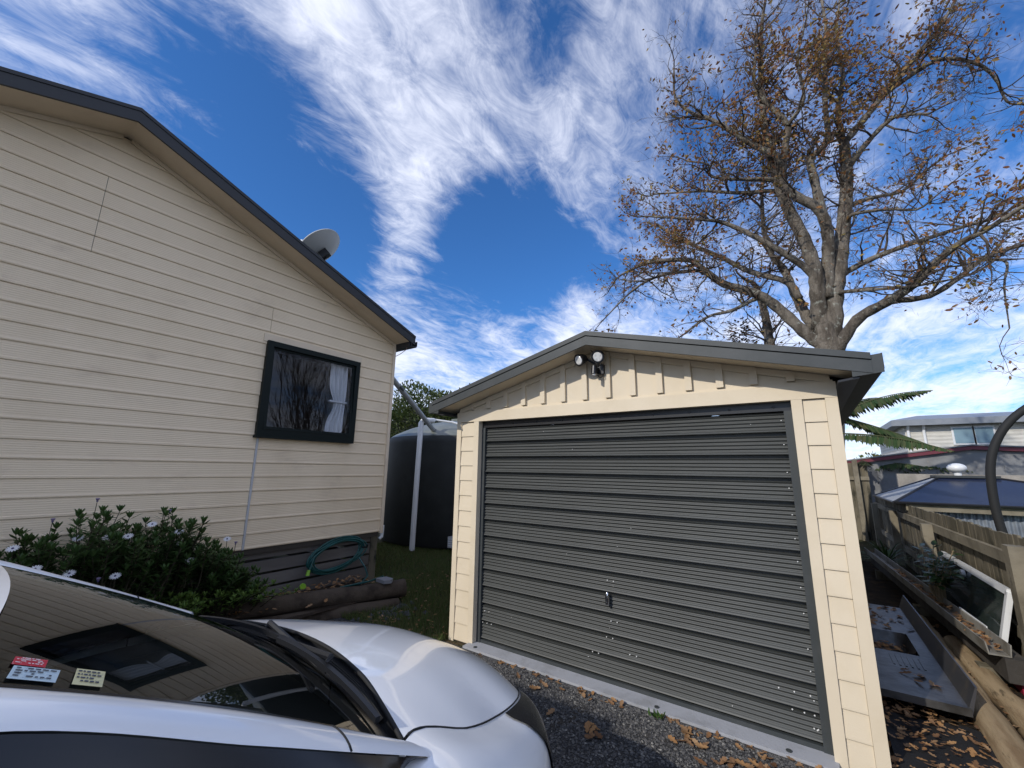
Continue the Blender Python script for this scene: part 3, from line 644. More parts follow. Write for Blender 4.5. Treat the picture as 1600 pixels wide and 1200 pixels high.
# hose
M_hose = mat('green_hose', (.008, .075, .07), .35, .5)
hose = thing('garden_hose', 'coiled dark green garden hose hanging on the house base boards', 'hose', (-5.1, 3.4, .3))
for i in range(11):
    k = MB(); pts = []; oy, oz, ry, rz, ox = U(-.03, .03), U(-.02, .02), U(.33, .41), U(.15, .215), U(0, .05)
    for j in range(33):
        a = 2*math.pi*j/32; sag = -.05*(math.cos(a) < 0)*abs(math.cos(a))
        pts.append((-5.165+.022+ox+.012*math.sin(3*a+i), 3.41+oy+ry*math.cos(a), .475+oz+rz*math.sin(a)+.055*math.cos(a)))
    k.tube(pts, .0095, 8, cap=False); k.build('coil', M_hose, hose, smooth='all')
k = MB(); k.tube([(-5.09, 3.06, .50), (-5.06, 3.02, .42), (-5.05, 2.99, .36)], .0095, 8); k.tube([(-5.08, 3.7, .40), (-5.0, 3.75, .28), (-4.8, 3.65, .22), (-4.6, 3.4, .2), (-4.7, 3.2, .19), (-4.5, 3.45, .24), (-4.36, 3.55, .3)], .0095, 8); k.build('hose_tail', M_hose, hose, smooth=True)
M_lime = mat('lime_plastic', (.28, .55, .05), .35, .5)
k = MB(); k.tube([(-5.05, 2.985, .37), (-5.05, 2.975, .31)], [.018, .024], 12); k.build('connector', M_lime, hose, smooth=True)
k = MB(); k.tube([(-5.06, 2.93, .20), (-5.03, 2.925, .20)], .034, 16); k.build('spray_head', M_lime, hose, smooth=True)
k = MB(); k.tube([(-5.13, 3.76, .52), (-5.02, 3.77, .53), (-5.0, 3.77, .57)], .012, 8); k.build('hook', M_black, hose)

# daisy bush
M_daisyleaf = mat('daisy_leaf', (.05, .09, .03), .55, .3, island=[(.035, .075, .02), (.055, .105, .027), (.08, .135, .036), (.06, .11, .03), (.045, .085, .024)], backmix=.22)
M_limeleaf = mat('young_leaf', (.12, .18, .04), .55, .3, island=[(.09, .16, .03), (.13, .21, .04), (.18, .26, .06)], backmix=.25)
M_stem = mat('stem', (.06, .05, .03), .8)
HP = [(-1.6, .75), (-.6, .85), (.0, .88), (.5, .95), (.93, 1.22), (1.2, 1.0), (1.46, 1.16), (1.7, .95), (1.9, .72), (2.2, .38)]
def stems(lv, st, n, y0, y1, xa, xb, hk, rr, wh=10, ll=.06):
    tips = []
    for i in range(n):
        y = rr.uniform(y0, y1); h = cr(HP, y)[0]*hk; x = rr.uniform(xa, xb)
        b = Vector((rr.uniform(-5.05, -4.75), y+rr.uniform(-.12, .12), .12)); hh = .12+(h-.12)*rr.uniform(.45, 1.0)**.55
        t = Vector((x+rr.uniform(-.1, .1), y+rr.uniform(-.15, .15), hh)); mid = b.lerp(t, .5)+Vector((rr.uniform(-.06, .06), rr.uniform(-.06, .06), .05))
        st.tube([b, mid, t], [.006, .005, .003], 4, cap=False)
        for k in range(wh*3):
            s = .3+.7*(k/(wh*3)); p = mid.lerp(t, (s-.3)/.7) if s > .5 else b.lerp(mid, s*2)
            a = k*2.4+i; d = Vector((math.cos(a), math.sin(a), rr.uniform(.1, .9))); leaf(lv, p, d, Vector((-math.cos(a)*.4, -math.sin(a)*.4, 1)), ll*rr.uniform(.7, 1.25), ll*.30, -.006)
        for k in range(6):
            a = k*1.05; leaf(lv, t, Vector((math.cos(a)*.6, math.sin(a)*.6, 1)), Vector((-math.cos(a), -math.sin(a), .6)), ll*.8, ll*.26, 0)
        tips.append(t)
    return tips
daisy = thing('daisy_bush', 'bushy dark green daisy shrub with white flowers against the house wall', 'shrub', (-4.85, .9, .1))
rr = random.Random(21); lv, st = MB(), MB()
tips = stems(lv, st, 640, -1.7, 2.1, -5.08, -4.42, 1.0, rr, 10, .085)
lv.build('foliage', M_daisyleaf, daisy, fix=False); st.build('stems', M_stem, daisy, fix=False)
M_petal = mat('white_petal', (.84, .83, .84), .6, .3, backmix=.2); M_eye = mat('daisy_eye', (.06, .05, .14), .6)
M_purple = mat('petal_underside', (.33, .26, .42), .6, backmix=.3)
def flower(p, d, sz, closed=False):
    d = Vector(d).normalized(); ax = d.orthogonal().normalized(); ay = d.cross(ax); k = MB()
    for j in range(14):
        a = 2*math.pi*j/14; r = ax*math.cos(a)+ay*math.sin(a)
        if closed: leaf(k, Vector(p)+r*sz*.1, r*.5+d, r, sz*.9, sz*.3)
        else: leaf(k, Vector(p)+r*sz*.12, r+d*.12, d, sz, sz*.32, -.002)
    f = k.build('flower', M_purple if closed else M_petal, daisy, fix=False)
    k = MB(); k.tube([Vector(p)-d*.004, Vector(p)+d*.006], [sz*.24, sz*.16], 8); k.build('flower_eye', M_eye, f)
    k = MB(); q = Vector(p); k.tube([q, q-d*.05-Vector((0, 0, .06)), q-d*.04-Vector((.03, 0, .2))], .0028, 4, cap=False); k.build('flower_stalk', M_stem, f)
for p, d, sz, c in [((-4.72, 0.925, 1.299), (0.15, 0, 1), 0.03, True), ((-4.7, 0.697, 1.163), (0.15, 0, 1), 0.03, True), ((-4.62, 0.841, 1.035), (0.5, -0.25, 0.85), 0.034, False), ((-4.65, 0.525, 1.001), (0.5, -0.25, 0.85), 0.034, False), ((-4.62, 1.009, 1.02), (0.5, -0.25, 0.85), 0.034, False), ((-4.62, 1.134, 1.015), (0.5, -0.25, 0.85), 0.034, False), ((-4.66, 1.29, 1.092), (0.5, -0.25, 0.85), 0.034, False), ((-4.62, 1.479, 1.013), (0.5, -0.25, 0.85), 0.034, False), ((-4.56, 1.492, 0.926), (0.5, -0.25, 0.85), 0.034, False), ((-4.5, 1.55, 0.777), (0.5, -0.25, 0.85), 0.034, False), ((-4.5, 0.636, 0.868), (0.5, -0.25, 0.85), 0.034, False), ((-4.45, 0.803, 0.815), (0.5, -0.25, 0.85), 0.034, False), ((-4.45, 1.061, 0.75), (0.5, -0.25, 0.85), 0.034, False), ((-4.42, 0.961, 0.738), (0.15, 0, 1), 0.03, True), ((-4.38, 0.969, 0.68), (0.5, -0.25, 0.85), 0.034, False), ((-4.7, 1.986, 0.836), (0.15, 0, 1), 0.03, True), ((-4.75, 1.925, 0.886), (0.5, -0.25, 0.85), 0.034, False), ((-4.8, 1.438, 1.172), (0.15, 0, 1), 0.03, True)]: flower(p, d, sz, c)
lime = thing('garden_plant', 'low bright green leafy plant at the right end of the daisy shrub', 'plant', (-4.5, 1.9, .1))
lv, st = MB(), MB(); HPs = HP; HP = [(1.3, .50), (1.7, .50), (2.0, .50), (2.3, .42)]
stems(lv, st, 75, 1.35, 2.28, -4.72, -4.32, 1.0, rr, 7, .06); HP = HPs
lv.build('foliage', M_limeleaf, lime, fix=False); st.build('stems', M_stem, lime, fix=False)

# ---------------------------------------------------------------- the car
CX = -1.45
car = thing('parked_car', 'white hatchback parked on the gravel with its bonnet towards the garage', 'car', (CX, -.3, 0))
M_paint = mat('white_car_paint', (.88, .89, .91), .28, .5, coat=1.0)
M_gloss = mat('gloss_black_trim', (.012, .012, .014), .18, .5)
M_cowl = mat('cowl_plastic', (.014, .015, .018), .45, .4, bump=(200, .0004))
M_wsglass = glass_mat('windscreen_glass', (.42, .46, .44), 1.52)
M_sideglass = glass_mat('side_glass', (.10, .11, .12), 1.52)
M_cabin = mat('cabin_dark', (.02, .02, .021), .8)
#      v      w     ub    zb    hc
BK = [(-2.30, .40, .34, .90, .92), (-2.24, .62, .55, .93, .95), (-2.1, .74, .68, .96, .98), (-1.7, .82, .75, .965, 1.0), (-1.0, .84, .785, .945, 1.0), (-.3, .845, .785, .93, 1.0), (.3, .845, .775, .925, 1.0), (.6, .843, .74, .95, 1.02), (.80, .838, .605, .975, 1.035),
      (1.0, .82, .622, .905, 1.006), (1.2, .77, .575, .838, .958), (1.36, .685, .53, .80, .906), (1.50, .57, .45, .755, .84), (1.62, .42, .33, .70, .772), (1.71, .24, .17, .64, .685), (1.75, .06, .03, .60, .615)]
def side(v, t):
    w, ub, zb, hc = cr(BK, v)
    zl = .17
    for va in (.98, -1.58):
        q = .345**2-(v-va)**2
        if q > 0: zl = max(zl, .30+math.sqrt(q))
    P = [(0, ub, zb), (.14, ub+.5*(w-ub), zb-.02), (.28, w-.03*(w/.84), zb-.085), (.45, w, zb-.25), (.68, w-.003, .44), (.84, w-.025*(w/.84), .29), (1.0, w-.08*(w/.84), .17)]
    u, z = cr(P, t)
    return u, max(z, zl)
VS = [-2.30+.0, -2.285, -2.26, -2.22] + [-2.16+.045*i for i in range(84)] + [1.63, 1.66, 1.685, 1.705, 1.72, 1.735, 1.744, 1.75]
VS = sorted(v for v in VS if v <= 1.75)
body = MB()
for s in (1, -1):
    body.grid(lambda a, b: (lambda v: (CX+s*side(v, b)[0], v, side(v, b)[1]))(VS[round(a*(len(VS)-1))]), len(VS)-1, 26)
bodyo = body.build('body', M_paint, car, smooth='all')
def wsr(s): return .742+.078*(1-s*s)            # windscreen base
def bnr(s): return .775+.115*(1-s*s)           # rear edge of the bonnet
def bon(a, b, lift=0.0):
    s = -1+2*b; v0 = bnr(s); v = v0+(1.747-v0)*a
    w, ub, zb, hc = cr(BK, v); e = .992
    z = zb+(hc-zb)*(1-abs(s)**2.35)+.004*math.exp(-((abs(s)-.62)/.12)**2)*(1-a)
    return (CX+s*ub*e, v, z+.003+lift)
m = MB(); m.grid(bon, 44, 40); bono = m.build('bonnet', M_paint, car, smooth='all', fix=False)
for s in (1, -1):
    pts = []
    for i in range(30):
        v = .79+.94*i/29; w, ub, zb, hc = cr(BK, v); pts.append((CX+s*(ub*.997), v, zb+.0015))
    m = MB(); m.tube(pts, .0022, 6); m.build('bonnet_seam', M_rubber, car, smooth='all')
# door line, fender/bumper line on the sides
for s in (1, -1):
    for vv, t0 in ((.60, .02), (-.42, 0.0), (1.40, .10)):
        pts = [(CX+s*(side(vv+.02*math.sin(3*t), t)[0]+.0005), vv+.02*math.sin(3*t), side(vv+.02*math.sin(3*t), t)[1]) for t in [t0+(.93-t0)*i/20 for i in range(21)]]
        m = MB(); m.tube(pts, .003, 5); m.build('panel_gap', M_rubber, car, smooth='all')
def ws(s, t):
    """windscreen: s -1..1 across, t 0 base .. 1 header"""
    hw = .605+(.575-.605)*t; v = wsr(s)*(1-t)+(.075+.085*(1-s*s))*t; z = (.985+.025*(1-s*s))*(1-t)+(1.335+.03*(1-s*s))*t
    bow = .012*math.sin(math.pi*t)
    return (CX+s*hw, v+bow*.45, z+bow)
m = MB(); m.grid(lambda a, b: ws(-1+2*a, b), 32, 20); m.build('windscreen', M_wsglass, car, smooth='all', fix=False)
m = MB(); m.grid(lambda a, b: tuple(Vector(ws(-1+2*a, 0)).lerp(Vector(bon(0, a))-Vector((0, -.012, .012)), b)+Vector((0, 0, -.012*math.sin(math.pi*b)-.006))), 40, 8); cowl = m.build('cowl', M_cowl, car, smooth='all', fix=False)
for k in range(5):
    pts = [Vector(ws(-.85+1.7*i/30, 0)).lerp(Vector(bon(0, (-.85+1.7*i/30)/2+.5)), .35+.09*k)+Vector((0, 0, -.016)) for i in range(31)]
    m = MB(); m.tube(pts, .003, 5); m.build('cowl_slat', M_rubber, cowl, smooth='all')
pts = [Vector(bon(.0, i/40))+Vector((0, -.004, -.004)) for i in range(41)]
m = MB(); m.tube(pts, .006, 6); m.build('bonnet_seal', M_rubber, cowl, smooth='all')
# black ceramic band round the glass
m = MB()
for s in (1, -1): m.grid(lambda a, b: tuple(Vector(ws(s*(1-.012*b), a))+Vector((0, -.001, .003))), 20, 1)
m.grid(lambda a, b: tuple(Vector(ws(-1+2*a, .0+.055*b))+Vector((0, 0, .003))), 30, 2)
m.build('glass_border', M_gloss, car, smooth='all', fix=False)
# pillars, roof and rails
EK = [(-2.05, .52, 1.06), (-1.75, .545, 1.24), (-1.2, .575, 1.345), (-.6, .625, 1.375), (-.2, .645, 1.36), (.1, .66, 1.30), (.4, .675, 1.155), (.6, .685, 1.055), (.80, .69, .955)]
def edge(v): return cr(EK, v)
for s in (1, -1):
    m = MB()
    def pil(a, b):
        p = Vector(ws(s, 1-a)); v = .03+(.79-.03)*a; e = edge(v); q = Vector((CX+s*e[0], v, e[1]))
        r = p.lerp(q, b); return tuple(r+Vector((s*.35, 0, 1)).normalized()*((.014 if s > 0 else .04)*math.sin(math.pi*b)**.7+.002))
    m.grid(pil, 24, 8)
    m.build('front_pillar', M_paint, car, smooth='all', fix=False)
    m = MB(); m.tube([Vector(pil(.74-.02*b_, b_))+Vector((0, 0, .0008)) for b_ in [i/10 for i in range(2, 11)]], .0022, 5); m.build('pillar_seam', M_rubber, car)
def roof(a, b):
    s = -1+2*b
    v0 = ws(s, 1)[1]; v = v0+(-1.78-v0)*a; e = edge(v-.06 if v > -.2 else v)
    ue, ze = (.575, None)
    
    zc = cr([(-1.8, 1.30), (-1.2, 1.415), (-.6, 1.455), (-.2, 1.435), (.16, 1.368)], v)[0]; zs = cr([(-1.8, 1.225), (-1.2, 1.345), (-.6, 1.377), (-.2, 1.365), (.075, 1.335)], v)[0]
    return (CX+s*ue, v, zs+(zc-zs)*(1-s*s)+.003)
m = MB(); m.grid(roof, 40, 24); m.build('roof', M_paint, car, smooth='all', fix=False)
for s in (1, -1):
    def rail(a, b):
        v = .04+(-1.75-.04)*a; p = Vector(roof((v-.075)/(-1.78-.075) if v < .075 else 0, (s+1)/2)); p.y = v; e = edge(v); q = Vector((CX+s*e[0], v, e[1]-.004))
        return tuple(p.lerp(q, b)+Vector((s*.01, 0, .006))*math.sin(math.pi*b))
    m = MB(); m.grid(rail, 30, 4); m.build('roof_rail', M_paint, car, smooth='all', fix=False)
    # side: black window frame, glass set in it
    def sd(a, b, out=0.0):
        v = .775+(-2.02-.775)*a; w, ub, zb, hc = cr(BK, v); e = edge(v); p = Vector((CX+s*(ub+.006), v, zb-.004)); q = Vector((CX+s*(e[0]+.004), v, e[1]))
        return tuple(p.lerp(q, b)+Vector((s*(.012*math.sin(math.pi*b)+out), 0, out*.3)))
    m = MB(); m.grid(sd, 60, 8); fr_ = m.build('window_frame', M_gloss, car, smooth='all', fix=False)
    for a0, a1, nm in ((.115, .39, 'side_window'), (.425, .70, 'side_window'), (.725, .86, 'quarter_window')):
        m = MB(); m.grid(lambda a, b: sd(a0+(a1-a0)*a, .09+.74*b*(1 if a0 > .2 else min(1, .55+a*1.2)), .005), 20, 8); m.build(nm, mat('tinted_pane', (.012, .016, .02), .03, .6), car, smooth='all', fix=False)
    m = MB(); m.grid(lambda a, b: sd(.86+.14*a, b, .006), 10, 8); m.build('rear_pillar', M_paint, car, smooth='all', fix=False)
    # mirror
    mc = Vector((CX+s*.93, .30, 1.0)); m = MB()
    m.grid(lambda a, b: tuple(mc+Vector((s*.10*math.cos(math.pi*a), .055*math.sin(math.pi*a)*math.cos(2*math.pi*b)+.02, .07*math.sin(math.pi*a)*math.sin(2*math.pi*b)))), 14, 18)
    mo = m.build('door_mirror', M_paint, car, smooth='all')
    m = MB(); m.bar(mc-Vector((s*.08, -.02, .05)), mc-Vector((s*.19, -.04, .085)), .05, .03); m.build('mirror_arm', M_gloss, mo)
    m = MB(); m.box(min(mc.x-.075, mc.x+.075), max(mc.x-.075, mc.x+.075), mc.y-.037, mc.y-.034, mc.z-.045, mc.z+.045); m.build('mirror_glass', M_chrome, mo)
    # headlight on the front corner
    def hl(a, b):
        v = 1.23+.37*a; t = .006+.42*b*min(1, .12+2.4*a); u, z = side(v, t); return (CX+s*(u+.004), v+.004, z+.004)
    m = MB(); m.grid(hl, 22, 10); hlo = m.build('headlight', M_gloss, car, smooth='all', fix=False)
    m = MB(); hc_ = Vector((CX+s*.50, 1.47, .60)); m.tube([hc_, hc_+Vector((s*.02, .03, 0))], [.03, .025], 14); m.build('lamp', M_chrome, hlo, smooth=True)
    for va in (.98, -1.58):
        wc = Vector((CX+s*.745, va, .30)); m = MB()
        m.v = [];
        ring = [(.19, -.085), (.27, -.09), (.295, -.06), (.298, .0), (.295, .06), (.27, .09), (.19, .085)]
        m.add([(wc.x+o_, wc.y+r_*math.cos(2*math.pi*k/36), wc.z+r_*math.sin(2*math.pi*k/36)) for r_, o_ in ring for k in range(36)], [(i*36+k, i*36+(k+1) % 36, (i+1)*36+(k+1) % 36, (i+1)*36+k) for i in range(6) for k in range(36)])
        wh = m.build('wheel', M_rubber, car, smooth=True)
        m = MB(); m.tube([wc+Vector((s*.05, 0, 0)), wc+Vector((s*.075, 0, 0))], [.05, .04], 12)
        for k in range(5):
            a = 2*math.pi*k/5; m.bar(wc+Vector((s*.06, 0, 0)), wc+Vector((s*.07, .19*math.cos(a), .19*math.sin(a))), .05, .03, up=(1, 0, 0))
        m.build('rim', mat('alloy', (.45, .46, .47), .3, metal=1), wh)
# rear glass and tailgate
m = MB(); m.grid(lambda a, b: (CX+(-1+2*b)*(.545+.02*a), -1.78-.34*a-.05*(1-(2*b-1)**2), 1.235+.065*(1-(2*b-1)**2)-.28*a), 8, 16); m.build('rear_window', M_gloss, car, smooth='all', fix=False)
m = MB(); m.grid(lambda a, b: (CX+(-1+2*b)*(.58), -2.10-.12*a-.06*(1-(2*b-1)**2), .975-.1*a), 4, 16); m.build('tailgate', M_paint, car, smooth='all', fix=False)
# wipers
def wiper(s0, s1, t0, t1, arm):
    pts = [Vector(ws(s0+(s1-s0)*i/12, t0+(t1-t0)*i/12))+Vector((0, .006, .016+.006*math.sin(math.pi*i/12))) for i in range(13)]
    m = MB()
    for i in range(12): m.bar(pts[i], pts[i+1], .012, .014)
    w_ = m.build('wiper', M_cowl, car)
    m = MB(); m.tube([Vector(arm), pts[6]+Vector((0, .012, .022)), pts[6]+Vector((0, 0, .012))], [.012, .009, .006], 6); m.build('wiper_arm', M_cowl, w_)
wiper(-.86, .50, .045, .065, (CX+.40, .80, .985)); wiper(.05, .93, .10, .035, (CX-.25, .86, .99))
# stickers inside the glass and things on the dashboard
def sticker(name, s0, s1, t0, t1, m_, label=None):
    k = MB(); k.grid(lambda a, b: tuple(Vector(ws(s0+(s1-s0)*a, t0+(t1-t0)*b))+Vector((0, .0008, .0025))), 4, 4); return k.build(name, m_, car, fix=False, label=label)
STK = [('sticker', 0.86,0.9,0.895,0.945, mat('red_label', (.55, .03, .05), .5, var=(160, (.75, .5, .5), .60, .66, (.6, 2, 2))), 'small red label on the windscreen'),
       ('sticker', 0.905,0.965,0.87,0.94, mat('pale_label', (.50, .62, .68), .5, var=(150, (.16, .2, .26), .62, .66, (.5, 2, 2))), 'pale blue printed label on the windscreen'),
       ('sticker', 0.885,0.965,0.795,0.845, mat('yellow_label', (.62, .58, .34), .5, var=(120, (.2, .15, .1), .66, .70, (.5, 2, 2))), 'pale yellow printed label on the windscreen')]
M_ink = mat('label_ink', (.06, .07, .10), .6)
for i_, a_ in enumerate(STK):
    lab = sticker(*a_); s0, s1, t0, t1 = a_[1:5]; k = MB(); rr = random.Random(40+i_)
    for row in range(4):
        q = .08
        while q < .85:
            w_ = rr.uniform(.05, .16); r0 = .14+.2*row
            if rr.random() < .72: k.add([tuple(Vector(ws(s0+(s1-s0)*y_, t1+(t0-t1)*x_))+Vector((0, .001, .0036))) for x_, y_ in ((q, r0), (q+w_, r0), (q+w_, r0+.09), (q, r0+.09))], [(0, 1, 2, 3)])
            q += w_+.04
    k.build('print', M_ink if i_ else M_white, lab, fix=False)
m = MB()
def dash(a, b):
    s = -1+2*b; v = wsr(s)-.02-(.55)*a; return (CX+s*.60, v, .955+.012*math.sin(3*a)-.02*a*a-.05*max(0, a-.85)/.15)
m.grid(dash, 14, 20); m.build('dashboard', mat('dash', (.03, .03, .03), .7, bump=(200, .0005)), car, smooth='all', fix=False)
m = MB(); c_ = Vector((CX+.34, .12, .93)); n_ = Vector((0, -.85, .5)).normalized(); e1 = Vector((1, 0, 0)); e2 = n_.cross(e1)
m.tube([c_+e1*(.18*math.cos(2*math.pi*k/32))+e2*(.18*math.sin(2*math.pi*k/32)) for k in range(33)], .014, 8, cap=False); m.bar(c_-e1*.17, c_+e1*.17, .03, .02); m.build('steering_wheel', M_cabin, car, smooth=True)
for s in (.36, -.36):
    m = MB(); m.grid(lambda a, b: (CX+s+(-.22+.44*b)*(1-.25*a*a), -.55-.22*a-.05*math.cos((b-.5)*math.pi), .45+.72*a), 8, 8); m.grid(lambda a, b: (CX+s+(-.24+.48*b), -.05-.5*a, .48+.03*math.cos((b-.5)*6)), 6, 8); m.build('seat', M_cabin, car, smooth='all', fix=False)
m = MB(); m.box(CX-.70, CX+.70, -1.9, .62, .25, .27); m.box(CX-.72, CX-.70, -1.9, .62, .25, .90); m.box(CX+.70, CX+.72, -1.9, .62, .25, .90); m.box(CX-.7, CX+.7, .62, .64, .25, .93); m.box(CX-.6, CX+.6, -1.95, -1.9, .25, .93); m.build('cabin_tub', M_cabin, car)
m = MB(); m.grid(lambda a, b: (CX+(-1+2*b)*.50, .05-1.75*a, cr([(-1.8, 1.20), (-1.2, 1.33), (-.6, 1.36), (.1, 1.30)], .05-1.75*a)[0]), 12, 8); m.build('headlining', mat('grey_cloth', (.25, .25, .25), .9), car, smooth='all', fix=False)
# grille and plate at the nose
m = MB()
def gf(a, b):
    v = 1.60+.158*math.sin(math.pi*a)**.35; sgn = -1 if a < .5 else 1; u, z = side(v, .50+.28*b); return (CX+sgn*u, v+.006, z)
m.grid(gf, 40, 5); m.build('lower_grille', M_gloss, car, smooth='all', fix=False)
